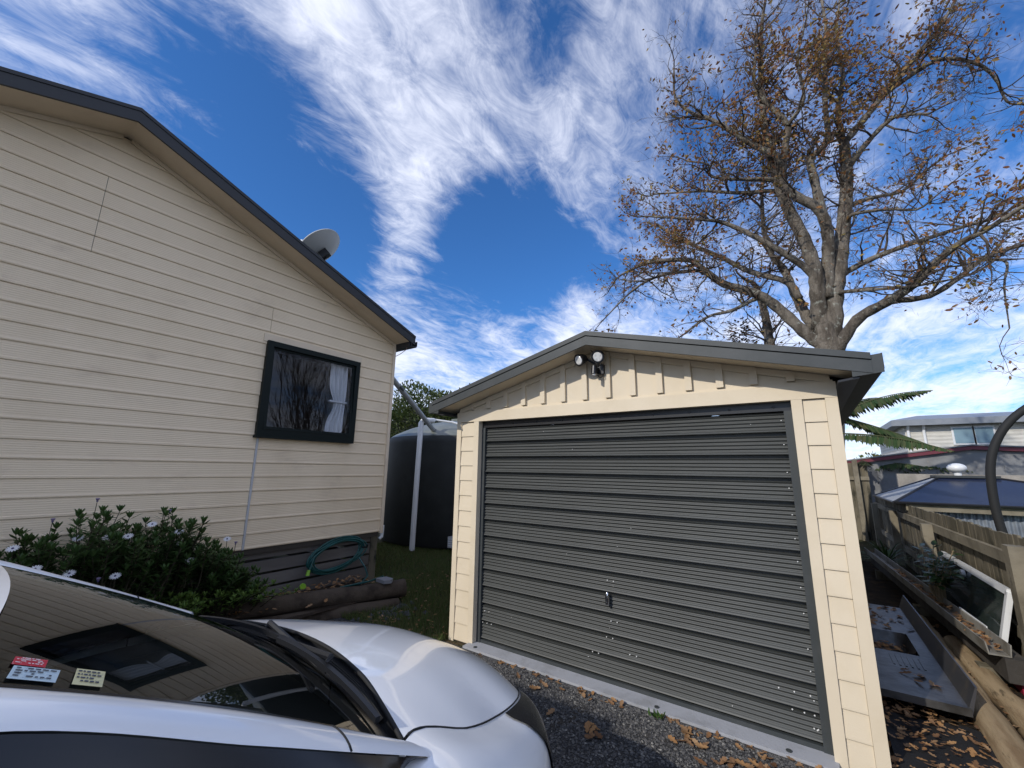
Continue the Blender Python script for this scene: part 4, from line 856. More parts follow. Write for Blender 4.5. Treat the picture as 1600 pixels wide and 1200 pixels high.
# ---------------------------------------------------------------- the oak behind the garage
LIMBS = {
 'trunk': [(0.51, 10.5, 3.13, 0.366), (0.6, 10.44, 3.92, 0.295), (0.62, 10.4, 4.42, 0.223), (0.63, 10.48, 4.9, 0.151), (0.67, 10.5, 5.34, 0.076)],
 'A': [(0.55, 10.5, 4.59, 0.189), (0.58, 10.33, 5.33, 0.172), (0.58, 10.22, 5.83, 0.156), (0.47, 10.21, 6.55, 0.143), (0.26, 10.24, 7.44, 0.131), (0.14, 10.12, 8.11, 0.115), (0.07, 10.02, 8.85, 0.098), (0.03, 9.8, 9.5, 0.08), (0.08, 9.79, 10.68, 0.064), (0.23, 9.64, 11.88, 0.046), (0.36, 9.6, 12.44, 0.028)],
 'B': [(0.72, 10.5, 4.37, 0.223), (0.84, 10.5, 5.2, 0.202), (1.0, 10.57, 5.86, 0.18), (1.16, 10.67, 6.62, 0.158), (1.42, 10.92, 8.07, 0.139), (1.47, 10.9, 8.96, 0.115)],
 'B1': [(1.47, 10.9, 8.96, 0.095), (1.9, 11.1, 9.52, 0.083), (2.31, 11.21, 10.02, 0.07), (2.83, 11.32, 10.62, 0.057), (3.21, 11.29, 10.98, 0.044), (3.6, 11.44, 11.59, 0.032), (3.95, 11.6, 12.17, 0.02)],
 'B2': [(1.48, 10.9, 8.33, 0.08), (1.82, 10.76, 8.68, 0.065), (2.22, 10.61, 8.95, 0.05), (2.46, 10.46, 8.81, 0.037), (2.69, 10.2, 8.5, 0.023)],
 'B3': [(2.29, 11.1, 9.94, 0.067), (2.64, 11.37, 10.3, 0.06), (3.3, 11.37, 10.51, 0.05), (3.89, 11.68, 10.35, 0.042), (4.18, 11.87, 9.95, 0.034), (4.31, 12.02, 9.4, 0.026), (4.58, 12.2, 9.32, 0.019)],
 'B4': [(1.47, 10.9, 8.96, 0.075), (1.48, 11.07, 9.89, 0.063), (1.73, 11.39, 11.14, 0.051), (1.77, 11.55, 12.45, 0.038), (2.0, 11.9, 13.81, 0.024)],
 'C': [(0.73, 10.4, 5.19, 0.15), (0.83, 10.41, 5.98, 0.14), (0.89, 10.31, 6.6, 0.128), (0.79, 10.14, 7.11, 0.116), (0.46, 9.99, 7.44, 0.106), (0.24, 10.05, 7.94, 0.096), (0.34, 9.88, 8.61, 0.083), (0.45, 9.86, 9.16, 0.071), (0.15, 9.76, 9.8, 0.06), (-0.06, 9.59, 10.34, 0.047), (0.04, 9.5, 11.02, 0.034)],
 'C2': [(0.85, 10.2, 6.91, 0.108), (0.8, 10.25, 7.9, 0.097), (0.81, 10.36, 8.5, 0.085), (1.14, 10.38, 8.81, 0.069), (1.21, 10.39, 9.88, 0.056), (1.43, 10.49, 11.57, 0.043), (1.47, 10.6, 12.72, 0.029)],
 'C3': [(0.45, 9.8, 9.11, 0.053), (0.79, 9.74, 9.56, 0.041), (0.76, 9.42, 10.3, 0.03), (1.02, 9.4, 11.2, 0.019)],
 'D': [(0.12, 10.1, 8.18, 0.101), (0.24, 9.83, 8.4, 0.088), (-0.18, 9.82, 8.9, 0.079), (-0.6, 9.58, 9.33, 0.068), (-1.05, 9.48, 9.86, 0.058), (-1.34, 9.31, 10.01, 0.046), (-1.67, 9.12, 10.47, 0.034), (-1.63, 9.0, 11.21, 0.022)],
 'E': [(0.17, 10.1, 7.89, 0.06), (0.11, 10.08, 8.09, 0.053), (-0.59, 9.75, 8.18, 0.045), (-1.12, 9.66, 8.43, 0.038), (-1.14, 9.47, 8.63, 0.029), (-1.57, 9.4, 8.87, 0.021)],
 'F': [(0.2, 10.2, 7.6, 0.074), (0.14, 10.41, 7.98, 0.062), (-0.67, 10.5, 8.32, 0.051), (-1.48, 10.69, 8.82, 0.039), (-2.75, 10.9, 9.38, 0.026)],
 'G': [(0.58, 10.3, 5.42, 0.094), (0.47, 10.14, 5.79, 0.083), (0.02, 9.82, 6.23, 0.072), (-0.42, 9.66, 6.65, 0.062), (-0.96, 9.53, 7.09, 0.051), (-1.32, 9.12, 7.07, 0.039), (-2.37, 9.0, 7.47, 0.028)],
 'H': [(0.26, 10.5, 5.33, 0.091), (0.09, 10.54, 5.78, 0.081), (-0.61, 10.73, 6.31, 0.074), (-1.25, 11.01, 7.02, 0.065), (-1.88, 11.13, 7.61, 0.054), (-2.33, 11.19, 8.06, 0.04), (-2.85, 11.4, 8.73, 0.026)],
 'Hs': [(0.54, 10.7, 4.45, 0.141), (0.36, 10.81, 5.0, 0.126), (0.2, 10.92, 5.64, 0.109), (0.04, 11.14, 6.38, 0.093), (-0.21, 11.19, 7.03, 0.074), (-0.24, 11.5, 8.28, 0.054), (-0.1, 11.6, 9.53, 0.032)],
 'I': [(0.55, 10.4, 4.17, 0.148), (0.26, 10.37, 4.54, 0.136), (-0.21, 10.26, 5.22, 0.125), (-0.56, 10.08, 5.52, 0.11), (-1.13, 10.01, 5.85, 0.096), (-1.48, 9.66, 6.17, 0.079), (-1.77, 9.6, 6.45, 0.063), (-2.68, 9.64, 6.66, 0.048), (-3.29, 9.4, 6.41, 0.03)],
 'I2': [(-1.52, 9.9, 6.25, 0.056), (-2.36, 9.73, 6.29, 0.044), (-3.01, 9.41, 5.94, 0.029), (-3.8, 9.2, 5.18, 0.015)],
 'J': [(-0.31, 10.2, 5.32, 0.059), (-0.52, 10.16, 5.39, 0.052), (-0.99, 9.93, 5.14, 0.043), (-1.47, 9.83, 5.06, 0.036), (-1.89, 9.6, 4.72, 0.027)],
 'K': [(-0.38, 11.0, 3.84, 0.151), (-0.4, 11.05, 4.57, 0.126), (-0.43, 11.13, 5.34, 0.1), (-0.55, 11.3, 6.13, 0.074)],
 'M': [(0.59, 10.3, 3.64, 0.145), (0.76, 10.14, 4.01, 0.129), (1.1, 9.92, 4.5, 0.113), (1.55, 9.84, 4.73, 0.098), (1.95, 9.83, 4.98, 0.084), (2.24, 9.54, 5.23, 0.069), (2.5, 9.32, 5.38, 0.056), (2.75, 9.18, 5.44, 0.044), (3.14, 9.07, 5.65, 0.032), (3.44, 9.0, 5.74, 0.022)],
 'N': [(1.64, 10.1, 4.81, 0.073), (2.21, 10.33, 4.87, 0.062), (2.65, 10.39, 5.14, 0.051), (3.07, 10.53, 5.49, 0.041), (3.58, 10.64, 5.62, 0.031), (4.02, 10.9, 5.72, 0.021)],
 'O': [(0.91, 10.5, 5.45, 0.082), (1.07, 10.73, 5.77, 0.075), (1.53, 10.71, 5.97, 0.065), (2.02, 10.77, 6.12, 0.056), (2.44, 10.85, 6.22, 0.047), (2.99, 10.96, 6.35, 0.038), (3.55, 11.11, 6.48, 0.03), (4.05, 11.3, 6.91, 0.023)],
 'P': [(0.87, 10.5, 5.19, 0.056), (0.94, 10.32, 5.24, 0.047), (1.39, 9.97, 5.06, 0.037), (1.88, 9.71, 4.9, 0.028), (2.27, 9.6, 4.86, 0.02)],
 'Q': [(1.27, 10.7, 7.03, 0.058), (1.37, 10.86, 7.38, 0.051), (1.84, 10.96, 7.47, 0.043), (2.33, 11.3, 7.62, 0.035), (2.74, 11.25, 7.92, 0.027), (3.15, 11.5, 8.27, 0.019)],
 'R': [(1.23, 10.7, 6.83, 0.052), (1.35, 10.51, 6.97, 0.043), (1.88, 10.37, 6.82, 0.033), (2.23, 10.08, 6.52, 0.024), (2.5, 9.9, 6.63, 0.016)],
 'S': [(3.03, 10.4, 5.39, 0.032), (3.25, 10.38, 5.26, 0.024), (3.08, 10.13, 4.75, 0.017), (2.99, 10.0, 3.99, 0.01)],
}

M_bark = mat('oak_bark', (.22, .19, .155), .9, .2, var=(5, (.10, .083, .066), .4, .62, (1, 1, .3)), var2=(9, (.34, .34, .29), .56, .70), bump=(16, .06, (1, 1, .25)), bump2=(50, .02))
M_twig = mat('oak_twig', (.12, .10, .085), .85, .2, var=(8, (.07, .055, .045), .4, .6))
oak = thing('oak_tree', 'tall spreading oak behind the garage with sparse brown autumn leaves', 'tree', (.5, 10.5, 0))
tr = random.Random(77)
def smooth_pts(pts, sub=4):
    P = [(i, *p) for i, p in enumerate(pts)]; n = len(pts)-1
    return [cr(P, i/sub) for i in range(n*sub+1)]
wood = MB(); twg = MB(); lvs = MB()
wood.tube([(.20, 10.6, -.05), (.24, 10.6, .5), (.30, 10.55, 1.8), (.46, 10.5, 3.2)], [.50, .40, .34, .33], 16)
k0 = LIMBS['K'][0]; wood.tube([(k0[0]-.1, k0[1], -.05), (k0[0]-.06, k0[1], 1.4), (k0[0], k0[1], k0[2]+.1)], [k0[3]*1.35, k0[3]*1.1, k0[3]*.9], 10)
def grow_leaf_cluster(p, d, n):
    for k in range(n):
        q = p+Vector((tr.gauss(0, .05), tr.gauss(0, .05), tr.gauss(0, .05)))
        dd = (d*.6+Vector((tr.uniform(-1, 1), tr.uniform(-1, 1), tr.uniform(-1.1, .6)))).normalized()
        leaf(lvs, q, dd, Vector((tr.uniform(-1, 1), tr.uniform(-1, 1), tr.uniform(-.3, 1))), tr.uniform(.06, .12), tr.uniform(.03, .052), tr.uniform(-.012, .02))
def dens_at(p):
    """leaves hang on longest in the middle of the crown and on the right-hand limbs"""
    g = math.exp(-((p.x-1.1)/1.5)**2-((p.z-10.0)/1.5)**2)*.72
    g += .75*math.exp(-((p.x-3.8)/1.3)**2-((p.z-7.0)/.9)**2)
    g += .55*math.exp(-((p.x+2.6)/1.8)**2-((p.z-7.6)/1.6)**2) + .45*math.exp(-((p.x-2.8)/1.2)**2-((p.z-11)/1.2)**2)+.3*math.exp(-((p.x+.9)/1.3)**2-((p.z-9.6)/1.2)**2)
    return g+.22
def branch(p, d, ln, r, lev):
    n = 5 if lev < 3 else 3; pts = [p.copy()]; q = p.copy(); dd = d.copy()
    for i in range(n):
        dd = (dd+Vector((tr.gauss(0, .22), tr.gauss(0, .22), tr.gauss(.03, .2)))).normalized(); q = q+dd*(ln/n); pts.append(q.copy())
    rad = [r*(1-.75*i/n) for i in range(n+1)]
    twg.tube(pts, rad, 5 if lev == 1 else (4 if lev == 2 else 3), cap=False)
    if lev < 3:
        cnt = {1: tr.randint(5, 8), 2: tr.randint(3, 6)}[lev]
        for c in range(cnt):
            i = tr.randint(1, n); t = pts[i]; bd = (pts[i]-pts[i-1]).normalized()
            sd = Vector((tr.gauss(0, 1), tr.gauss(0, 1), tr.gauss(.15, .8))); nd = (bd*.7+sd.normalized()*.85).normalized()
            branch(t, nd, ln*tr.uniform(.4, .7), max(.0035, rad[i]*.5), lev+1)
    else:
        k = dens_at(q)
        for t in pts[1:]:
            if tr.random() < .55*k: grow_leaf_cluster(t, dd, 1 if k < .5 else tr.randint(1, 3))
for nm, pts in LIMBS.items():
    sp = smooth_pts(pts, 4); P = [Vector(s[:3]) for s in sp]; rad = [s[3] for s in sp]
    wob = [1+.10*math.sin(3.1*i+len(nm)) for i in range(len(P))]
    wood.tube(P, [max(.010, r*w*.86) for r, w in zip(rad, wob)], 12 if rad[0] > .12 else 8)
    if nm in ('trunk',): continue
    L = sum((P[i+1]-P[i]).length for i in range(len(P)-1)); big_ = nm in ('A', 'B', 'C', 'M', 'I', 'Hs')
    cnt = int(L*(5.2 if not big_ else 4.2))
    for c in range(cnt):
        f = tr.uniform(.42 if big_ else .22, 1.0); i = min(len(P)-2, int(f*(len(P)-1))); bd = (P[i+1]-P[i]).normalized()
        sd = Vector((tr.gauss(0, 1), tr.gauss(0, 1), tr.gauss(.25, .8))).normalized(); nd = (bd*.55+sd*.9).normalized()
        branch(P[i].copy(), nd, tr.uniform(.5, 1.25)*(1.15-.35*f), max(.007, min(.024, rad[i]*.5)), 1 if tr.random() < .75 else 2)
    branch(P[-1].copy(), (P[-1]-P[-2]).normalized(), .8, max(.008, rad[-1]*.8), 1)
wood.build('trunk', M_bark, oak, smooth='all', fix=False)
twg.build('branches', M_twig, oak, fix=False)
M_oakleaf = mat('oak_leaf', (.3, .15, .06), .6, .3, island=[(.20, .09, .04), (.30, .14, .05), (.36, .20, .06), (.24, .11, .06), (.15, .07, .04), (.33, .23, .07), (.20, .16, .05)], backmix=.3)
lvs.build('crown', M_oakleaf, oak, fix=False)
# ivy and ferny growth at the base of the left stem
m = MB(); rr = random.Random(3)
for i in range(1500):
    t = rr.random(); c = Vector((-.75-.25*t, 11.0, 3.2+2.0*t)); a = rr.uniform(0, 6.28); d = Vector((math.cos(a), math.sin(a), rr.uniform(-.8, .3)))
    leaf(m, c+d*rr.uniform(.1, .3), d, (0, 0, 1), rr.uniform(.06, .12), .05, .01)
m.build('ivy', mat('brown_ivy', (.1, .07, .03), .7, island=[(.12, .07, .03), (.16, .09, .04), (.07, .07, .025)], backmix=.2), oak, fix=False)

# bare upright tree off to the right, mirrored in the house window
bare = thing('bare_tree', 'leafless upright tree to the right of the fence seen mirrored in the window', 'tree', (9.6, 11.2, 0))
twg = MB(); wd = MB(); wd.tube([(9.6, 11.2, -.05), (9.6, 11.2, .8), (9.6, 11.2, 1.3)], [.26, .22, .16], 10)
def up_branch(p, d, ln, r, lev):
    n = 6; pts = [p.copy()]; q = p.copy(); dd = d.copy()
    for i in range(n):
        dd = (dd+Vector((tr.gauss(0, .09), tr.gauss(0, .09), .07))).normalized(); q = q+dd*(ln/n); pts.append(q.copy())
    rad = [max(.008, r*(1-.75*i/n)) for i in range(n+1)]; twg.tube(pts, rad, 4, cap=False)
    if lev < 3:
        for c in range(9 if lev == 1 else 5):
            i = tr.randint(1, n); a = tr.uniform(0, 6.28); bd = (pts[i]-pts[i-1]).normalized()
            up_branch(pts[i], (bd+Vector((math.cos(a), math.sin(a), .1))*.40).normalized(), ln*tr.uniform(.35, .55), rad[i]*.5, lev+1)
for i in range(15):
    a = i*2.4; k_ = .10+.5*(i/15); up_branch(Vector((9.6+.1*math.cos(a), 11.2+.1*math.sin(a), .7+.02*i)), Vector((math.cos(a)*k_, math.sin(a)*k_, 1)).normalized(), tr.uniform(6.0, 8.5), .06, 1)
wd.build('trunk', M_bark, bare, smooth='all'); twg.build('branches', M_twig, bare, fix=False)

# ---------------------------------------------------------------- boundary fence
FX = 1.28
fence = thing('paling_fence', 'low weathered paling fence with mouldy top along the side passage', 'fence', (FX, 8, 0))
def ft(y): return 1.14-.007*(y-4.8)
rr = random.Random(8); y = 1.2
while y < 13.6:
    w = .105+rr.uniform(-.006, .006); dz = rr.uniform(-.012, .008); dx = rr.uniform(-.003, .003)
    MB().box(FX+.022+dx, FX+.042+dx, y, y+w-.004, .03, ft(y)+dz).build('paling', M_wood, fence); y += w
for z0, z1 in ((-.235, -.14), (-.80, -.71)):
    yy = 1.2
    while yy < 13.6:
        e = min(yy+2.7, 13.6); m = MB()
        m.add([(FX-.024+.04*i, a, ft(a)+z) for i in (0, 1) for a in (yy+.003, e-.003) for z in (z0, z1)], [(0, 1, 3, 2), (4, 6, 7, 5), (0, 4, 5, 1), (2, 3, 7, 6), (0, 2, 6, 4), (1, 5, 7, 3)]); m.build('rail', M_rail, fence); yy += 2.7
for y in (2.1, 4.8, 7.75, 10.4, 13.0):
    MB().box(FX-.125, FX-.0245, y-.06, y+.06, -.02, ft(y)-.145+(.10 if y == 4.8 else 0)).build('post', M_rail, fence)
far = thing('tall_fence', 'taller grey timber fence panel closing off behind the garage', 'fence', (.8, 13.9, 0))
x = .1
while x < 1.25:
    MB().box(x, x+.125, 13.88, 13.90, 0, 1.86+rr.uniform(-.03, .03)).build('paling', M_wood, far); x += .13
MB().box(.1, 1.27, 13.83, 13.879, 1.45, 1.54).build('rail', M_rail, far)
for x in (.42, 1.02): MB().box(x-.05, x+.05, 13.72, 13.829, 0, 1.95).build('post', M_rail, far)

# ---------------------------------------------------------------- things stored in the side passage
M_steel = mat('stainless', (.10, .097, .095), .36, .5, metal=.4, var=(5, (.045, .042, .038), .42, .68), bump=(15, .003))
sink = thing('sink_bench', 'stainless steel sink bench lying in the side passage beside the garage', 'sink bench', (.45, 5.2, 0))
BZ = .155
m = MB()
for x0, x1, y0, y1 in ((.225, .69, 4.12, 4.98), (.225, .69, 5.56, 6.55), (.225, .27, 4.98, 5.56), (.60, .69, 4.98, 5.56)): m.box(x0, x1, y0, y1, BZ-.012, BZ)
m.build('bench_top', M_steel, sink)
m = MB()
def basin(a, b):
    t = 2*math.pi*b; ex = .165*(abs(math.cos(t))**.45)*(1 if math.cos(t) > 0 else -1); ey = .29*(abs(math.sin(t))**.45)*(1 if math.sin(t) > 0 else -1)
    k = (1, .97, .92, .88, .0)[round(a*4)]; z = (0, -.02, -.09, -.115, -.12)[round(a*4)]
    return (.435+ex*k, 5.27+ey*k, BZ+z+.001)
m.grid(basin, 4, 40); m.build('basin', M_steel, sink, smooth=True, fix=False)
m = MB(); m.prism([(.69, BZ-.05), (.70, BZ-.05), (.745, BZ+.13), (.735, BZ+.13), (.69, BZ+.001)], lambda p: (p[0], 4.12, p[1]), lambda p: (p[0], 6.6, p[1])); m.build('upstand', mat('grey_steel', (.10, .10, .11), .4, metal=.6, var=(6, (.2, .17, .13), .5, .8)), sink)
m = MB(); m.box(.225, .70, 4.105, 4.1195, BZ-.045, BZ+.002); m.build('front_edge', M_steel, sink)
m = MB()
for i in range(6): m.box(.40+.035*i, .412+.035*i, 4.66, 4.90, BZ+.0, BZ+.004)
m.build('drainer_ribs', M_steel, sink)
for y in (4.4, 6.2): MB().box(.26, .66, y, y+.09, .0, BZ-.0125).build('support', M_wood, sink)
mb = MB()
for i in range(70): dead_leaf(mb, U(.32, .55), U(5.03, 5.5), BZ-.11, U(.04, .08))
for i in range(8): dead_leaf(mb, U(.42, .6), U(4.35, 4.6), BZ, U(.05, .09))
for i in range(40): dead_leaf(mb, U(.3, .66), U(5.65, 6.5), BZ, U(.05, .09))
mb.build('sink_leaves', M_dead, kind='stuff', label='brown leaves collected in the basin of the sink bench', cat='leaves', fix=False)
M_tan = mat('pine_post', (.36, .27, .165), .8, .25, var=(9, (.22, .15, .085), .42, .66, (1, .12, 1)), var2=(16, (.10, .075, .045), .58, .72, (1, .25, 1)), bump=(30, .012, (1, .12, 1)), bump2=(80, .003))
log('round_post', 'tan round timber post lying next to the sink bench', (.83, 6.5, .055), (.79, 3.45, .05), .076, .092, 12, M_tan, 'post')
log('round_post', 'tan round timber post lying nearer the fence', (.97, 5.9, .05), (1.01, 3.6, .05), .070, .086, 14, M_tan, 'post')
M_gut = mat('old_gutter', (.26, .25, .225), .6, .4, var=(6, (.15, .135, .11), .4, .7))
gut = thing('gutter_length', 'old grey gutter length full of leaves propped on a dark beam', 'gutter', (.95, 6.5, 0))
A0, B0 = Vector((.72, 9.3, .33)), Vector((1.03, 4.85, .30)); dG = (B0-A0).normalized(); sG = dG.cross(Vector((0, 0, 1))).normalized()
m = MB(); m.prism([(-.06, 0), (.06, 0), (.07, .085), (.062, .085), (.053, .008), (-.053, .008), (-.062, .085), (-.07, .085)], lambda p: tuple(A0+sG*p[0]+Vector((0, 0, p[1]))), lambda p: tuple(B0+sG*p[0]+Vector((0, 0, p[1])))); m.build('channel', M_gut, gut)
m = MB(); m.bar(A0-sG*.07-Vector((0, 0, .085))-dG*.1, B0-sG*.08-Vector((0, 0, .085))+dG*.02, .13, .16); m.build('beam', mat('dark_beam', (.05, .045, .04), .85, var=(5, (.09, .08, .07), .4, .7), bump=(30, .004)), gut)
for t in (.12, .55, .93):
    p = A0.lerp(B0, t)-sG*.07; MB().box(p.x-.12, p.x+.12, p.y-.06, p.y+.06, 0, p.z-.168).build('block', M_wood, gut)
m = MB(); p = A0.lerp(B0, .78); m.bar(p+sG*-.075+Vector((0, 0, .05)), p+dG*.55+sG*-.078+Vector((0, 0, .045)), .008, .09); m.build('bracket_strip', M_white, gut)
mb = MB()
for i in range(160): p = A0.lerp(B0, U(.35, .99)); dead_leaf(mb, p.x+U(-.045, .045), p.y, p.z+U(.02, .05), U(.04, .08))
mb.build('gutter_leaves', M_dead, kind='stuff', label='brown leaves lying in the old grey gutter length', cat='leaves', fix=False)
pane = thing('glass_door', 'white framed glass door panel on its side leaning on the fence', 'glass door', (1.1, 6.1, 0))
PA, PB, PC, PD = Vector((1.06, 7.15, .06)), Vector((1.06, 5.15, .06)), Vector((1.215, 5.15, .70)), Vector((1.215, 7.15, .70))
nP = (PB-PA).cross(PD-PA).normalized()
m = MB(); m.prism([(0, 0), (1, 0), (1, 1), (0, 1)], lambda p: tuple(PA.lerp(PB, p[0]).lerp(PD.lerp(PC, p[0]), p[1])-nP*.003), lambda p: tuple(PA.lerp(PB, p[0]).lerp(PD.lerp(PC, p[0]), p[1])+nP*.003)); m.build('pane', mat('dirty_glass', (.035, .05, .045), .08, .6, var=(3, (.10, .11, .10), .5, .8)), pane)
for a, b, w in ((PA, PD, .05), (PD, PC, .05), (PC, PB, .06), (PB, PA, .05)):
    m = MB(); m.bar(a, b, .05, .035, up=nP); m.build('frame', M_white, pane)
m = MB(); q = PD.lerp(PC, .45)-Vector((0.02, 0, .06)); m.tube([q, q+Vector((-.03, 0, 0))], .035, 14); m.build('latch', M_joiner, pane)
MB().box(1.12, 1.14, 4.90, 5.10, .05, .26).build('red_board', mat('red_board', (.32, .02, .05), .5, var=(6, (.1, .06, .2), .5, .7)), label='thin red painted board standing behind the glass door end', cat='board')
# weed mat
m = MB(); m.grid(lambda a, b: (.24+.72*a, 2.3+1.75*b, .055+.018*math.sin(9*a+3*b)*math.cos(7*b)), 24, 40); m.build('weed_mat', mat('black_mat', (.012, .012, .013), .75, bump=(60, .006)), label='crumpled black weed mat on the ground beside the garage', cat='mat', smooth='all')
mb = MB()
for i in range(420): dead_leaf(mb, U(.25, .98), 2.3+1.8*rnd.random()**.6, .07, U(.02, .06)) if rnd.random() < .75 else None
mb.build('mat_leaves', M_dead, kind='stuff', label='dry brown leaves strewn on the black weed mat', cat='leaves', fix=False)
def sword_plant(name, label, c, n, ln, m_, seed, cat='plant', wd=.03):
    r = random.Random(seed); k = MB()
    for i in range(n):
        a = r.uniform(0, 6.28); el = r.uniform(.35, 1.3); d = Vector((math.cos(a)*math.cos(el), math.sin(a)*math.cos(el), math.sin(el))); p = Vector(c); prev = None; L_ = ln*r.uniform(.6, 1.1); sd = Vector((-math.sin(a), math.cos(a), 0)); vs = []
        for j in range(6):
            t = j/5; q = p+d*L_*t-Vector((0, 0, .45*L_*t*t)); w = wd*(1-t**2)+.002; vs += [q-sd*w*.5, q+sd*w*.5]
        k.add(vs, [(2*j, 2*j+1, 2*j+3, 2*j+2) for j in range(5)])
    return k.build(name, m_, label=label, cat=cat, fix=False)
M_flax = mat('flax_leaf', (.05, .10, .03), .45, .4, island=[(.035, .075, .02), (.06, .11, .03), (.09, .13, .05)], backmix=.15)
sword_plant('sword_leaf_plant', 'green sword leaved plant between garage corner and fence', (.95, 9.6, .15), 60, .75, M_flax, 4)
sword_plant('grass_tuft', 'small tuft of green grass beside the weed mat', (.55, 3.0, .06), 26, .2, M_limeleaf, 5, 'grass', .01)
sh = thing('broadleaf_shrub', 'dark green broad leaved shrub growing over the leaning glass door', 'shrub', (1.15, 6.3, 0))
k = MB(); st = MB(); rr = random.Random(31)
for i in range(15):
    b = Vector((1.02, 6.3, .05)); t = Vector((rr.uniform(.95, 1.22), rr.uniform(5.9, 6.9), rr.uniform(.55, .86))); mid = b.lerp(t, .5)+Vector((-.05, 0, .12)); st.tube([b, mid, t], [.010, .007, .004], 5, cap=False)
    for j in range(12):
        a = j*2.4; p = mid.lerp(t, .2+.8*j/11); leaf(k, p, (math.cos(a)*.8, math.sin(a)*.8, rr.uniform(-.2, .5)), (0, 0, 1), rr.uniform(.08, .14), .05, -.01)
k.build('foliage', mat('shrub_leaf', (.035, .07, .02), .35, .5, island=[(.02, .045, .012), (.04, .08, .02), (.06, .10, .03)], backmix=.15), sh, fix=False); st.build('stems', mat('pale_stem', (.22, .17, .10), .8), sh, fix=False)

# tree fern beside the garage
tf = thing('tree_fern', 'tree fern with drooping fronds behind the right garage corner', 'tree fern', (.52, 9.4, 0))
m = MB(); m.tube([(.38, 9.4, -.05), (.40, 9.4, 1.2), (.44, 9.4, 2.3), (.50, 9.4, 2.75)], [.12, .10, .09, .08], 10); m.build('trunk', M_log, tf, smooth=True)
M_frond = mat('frond', (.05, .085, .035), .6, .3, island=[(.03, .06, .02), (.05, .09, .03), (.10, .10, .045), (.045, .07, .03)], backmix=.2)
def frond(c, az, el, ln, droop, seed):
    r = random.Random(seed); k = MB(); d = Vector((math.cos(az)*math.cos(el), math.sin(az)*math.cos(el), math.sin(el))); pts = []
    for j in range(25): t = j/24; pts.append(Vector(c)+d*ln*t-Vector((0, 0, droop*t*t)))
    k.tube(pts[::3], [.014-.0014*i for i in range(9)], 5, cap=False)
    sd = Vector((-math.sin(az), math.cos(az), 0))
    for j in range(2, 25):
        t = j/24; w = ln*.20*math.sin(math.pi*min(1, .16+t*.86))**.7
        for s in (1, -1):
            for h in (0, .5):
                p = pts[j]+(pts[min(24, j+1)]-pts[j])*h; leaf(k, p, sd*s+d*.35-Vector((0, 0, .55+r.uniform(0, .4))), Vector((0, 0, 1))+sd*s*.6, w*r.uniform(.8, 1.1), ln*.030, -.01)
    k.build('frond', M_frond, tf, fix=False)
for i, (az, el, ln, dr) in enumerate(((-.25, .52, 1.45, .42), (-.55, -.05, 1.45, .28), (.5, .75, 1.3, .6), (1.6, .6, 1.3, .6), (2.6, .6, 1.2, .6), (-1.3, .9, .9, .6), (3.6, .6, 1.2, .7), (.1, -.35, 1.3, .12))): frond((.54, 9.4, 2.62 if i != 1 else 2.30), az, el, ln, dr, i)
tf2 = thing('fern_frond_plant', 'low tree fern with fronds arching over the far fence', 'tree fern', (1.05, 14.6, 0))
m = MB(); m.tube([(1.05, 14.6, -.05), (1.1, 14.6, 1.85)], [.1, .08], 8); m.build('trunk', M_log, tf2); tf_ = tf; tf = tf2
for i, (az, el, ln, dr) in enumerate(((-.1, .30, 2.6, .85), (-.5, .3, 1.6, .5), (2.9, .5, 1.4, .5), (1.5, .6, 1.4, .6), (-1.4, .5, 1.3, .6))): frond((1.1, 14.6, 1.78), az, el, ln, dr, 20+i)

# ---------------------------------------------------------------- over the fence
M_corr = mat('corrugated_blue_grey', (.22, .25, .29), .5, .5, metal=.2, var=(4, (.16, .18, .21), .4, .7))
shed = thing('low_shed', 'low corrugated shed with dark blue hipped roof and white vent beyond the fence', 'shed', (2.9, 10.5, 0))
m = MB(); m.grid(lambda a, b: (1.45+2.9*a, 9.65+.012*math.sin(a*2.9*2*math.pi/.076), 1.08*b), 300, 1); m.build('front_wall', M_corr, shed, smooth='all', fix=False)
m = MB(); m.box(1.45, 4.35, 9.70, 11.8, 0, 1.08); m.build('walls', M_corr, shed)
MB().box(1.28, 4.5, 9.50, 9.54, 1.03, 1.135).build('fascia_plank', M_rail, shed)
M_blue = mat('blue_roof', (.012, .018, .045), .2, .5, var=(3, (.02, .028, .055), .4, .7))
ea = [(1.13, 9.45, 1.15), (4.6, 9.45, 1.15), (4.6, 12.0, 1.15), (1.13, 12.0, 1.15)]; tp = [(1.92, 10.55, 1.56), (2.62, 10.55, 1.56), (2.62, 10.9, 1.56), (1.92, 10.9, 1.56)]
for i in range(4):
    j = (i+1) % 4; m = MB(); m.add([ea[i], ea[j], tp[j], tp[i]], [(0, 1, 2, 3)]); m.add([(p[0], p[1], p[2]-.02) for p in (ea[i], ea[j], tp[j], tp[i])], [(3, 2, 1, 0)]); m.build('roof_panel', M_blue if i != 3 else mat('blue_roof_lit_side', (.36, .37, .38), .5), shed, fix=False)  # left hip of the blue roof coloured pale for the light on it
m = MB()
for i in range(4): m.tube([ea[i], tp[i]], .02, 6)
for i in range(4): m.tube([ea[i], ea[(i+1) % 4]], .022, 6)
m.build('roof_ribs', M_black, shed)
m = MB(); m.box(1.88, 2.66, 10.5, 10.95, 1.56, 1.60); cap = m.build('roof_cap', M_charcoal, shed)
m = MB(); m.tube([(2.2, 10.7, 1.60), (2.2, 10.7, 1.66)], .05, 12); m.grid(lambda a, b: (2.2+.13*math.sin(math.pi*a)*math.cos(2*math.pi*b), 10.7+.13*math.sin(math.pi*a)*math.sin(2*math.pi*b), 1.73-.085*math.cos(math.pi*a)), 10, 20); m.build('vent', M_white, shed, smooth=True)
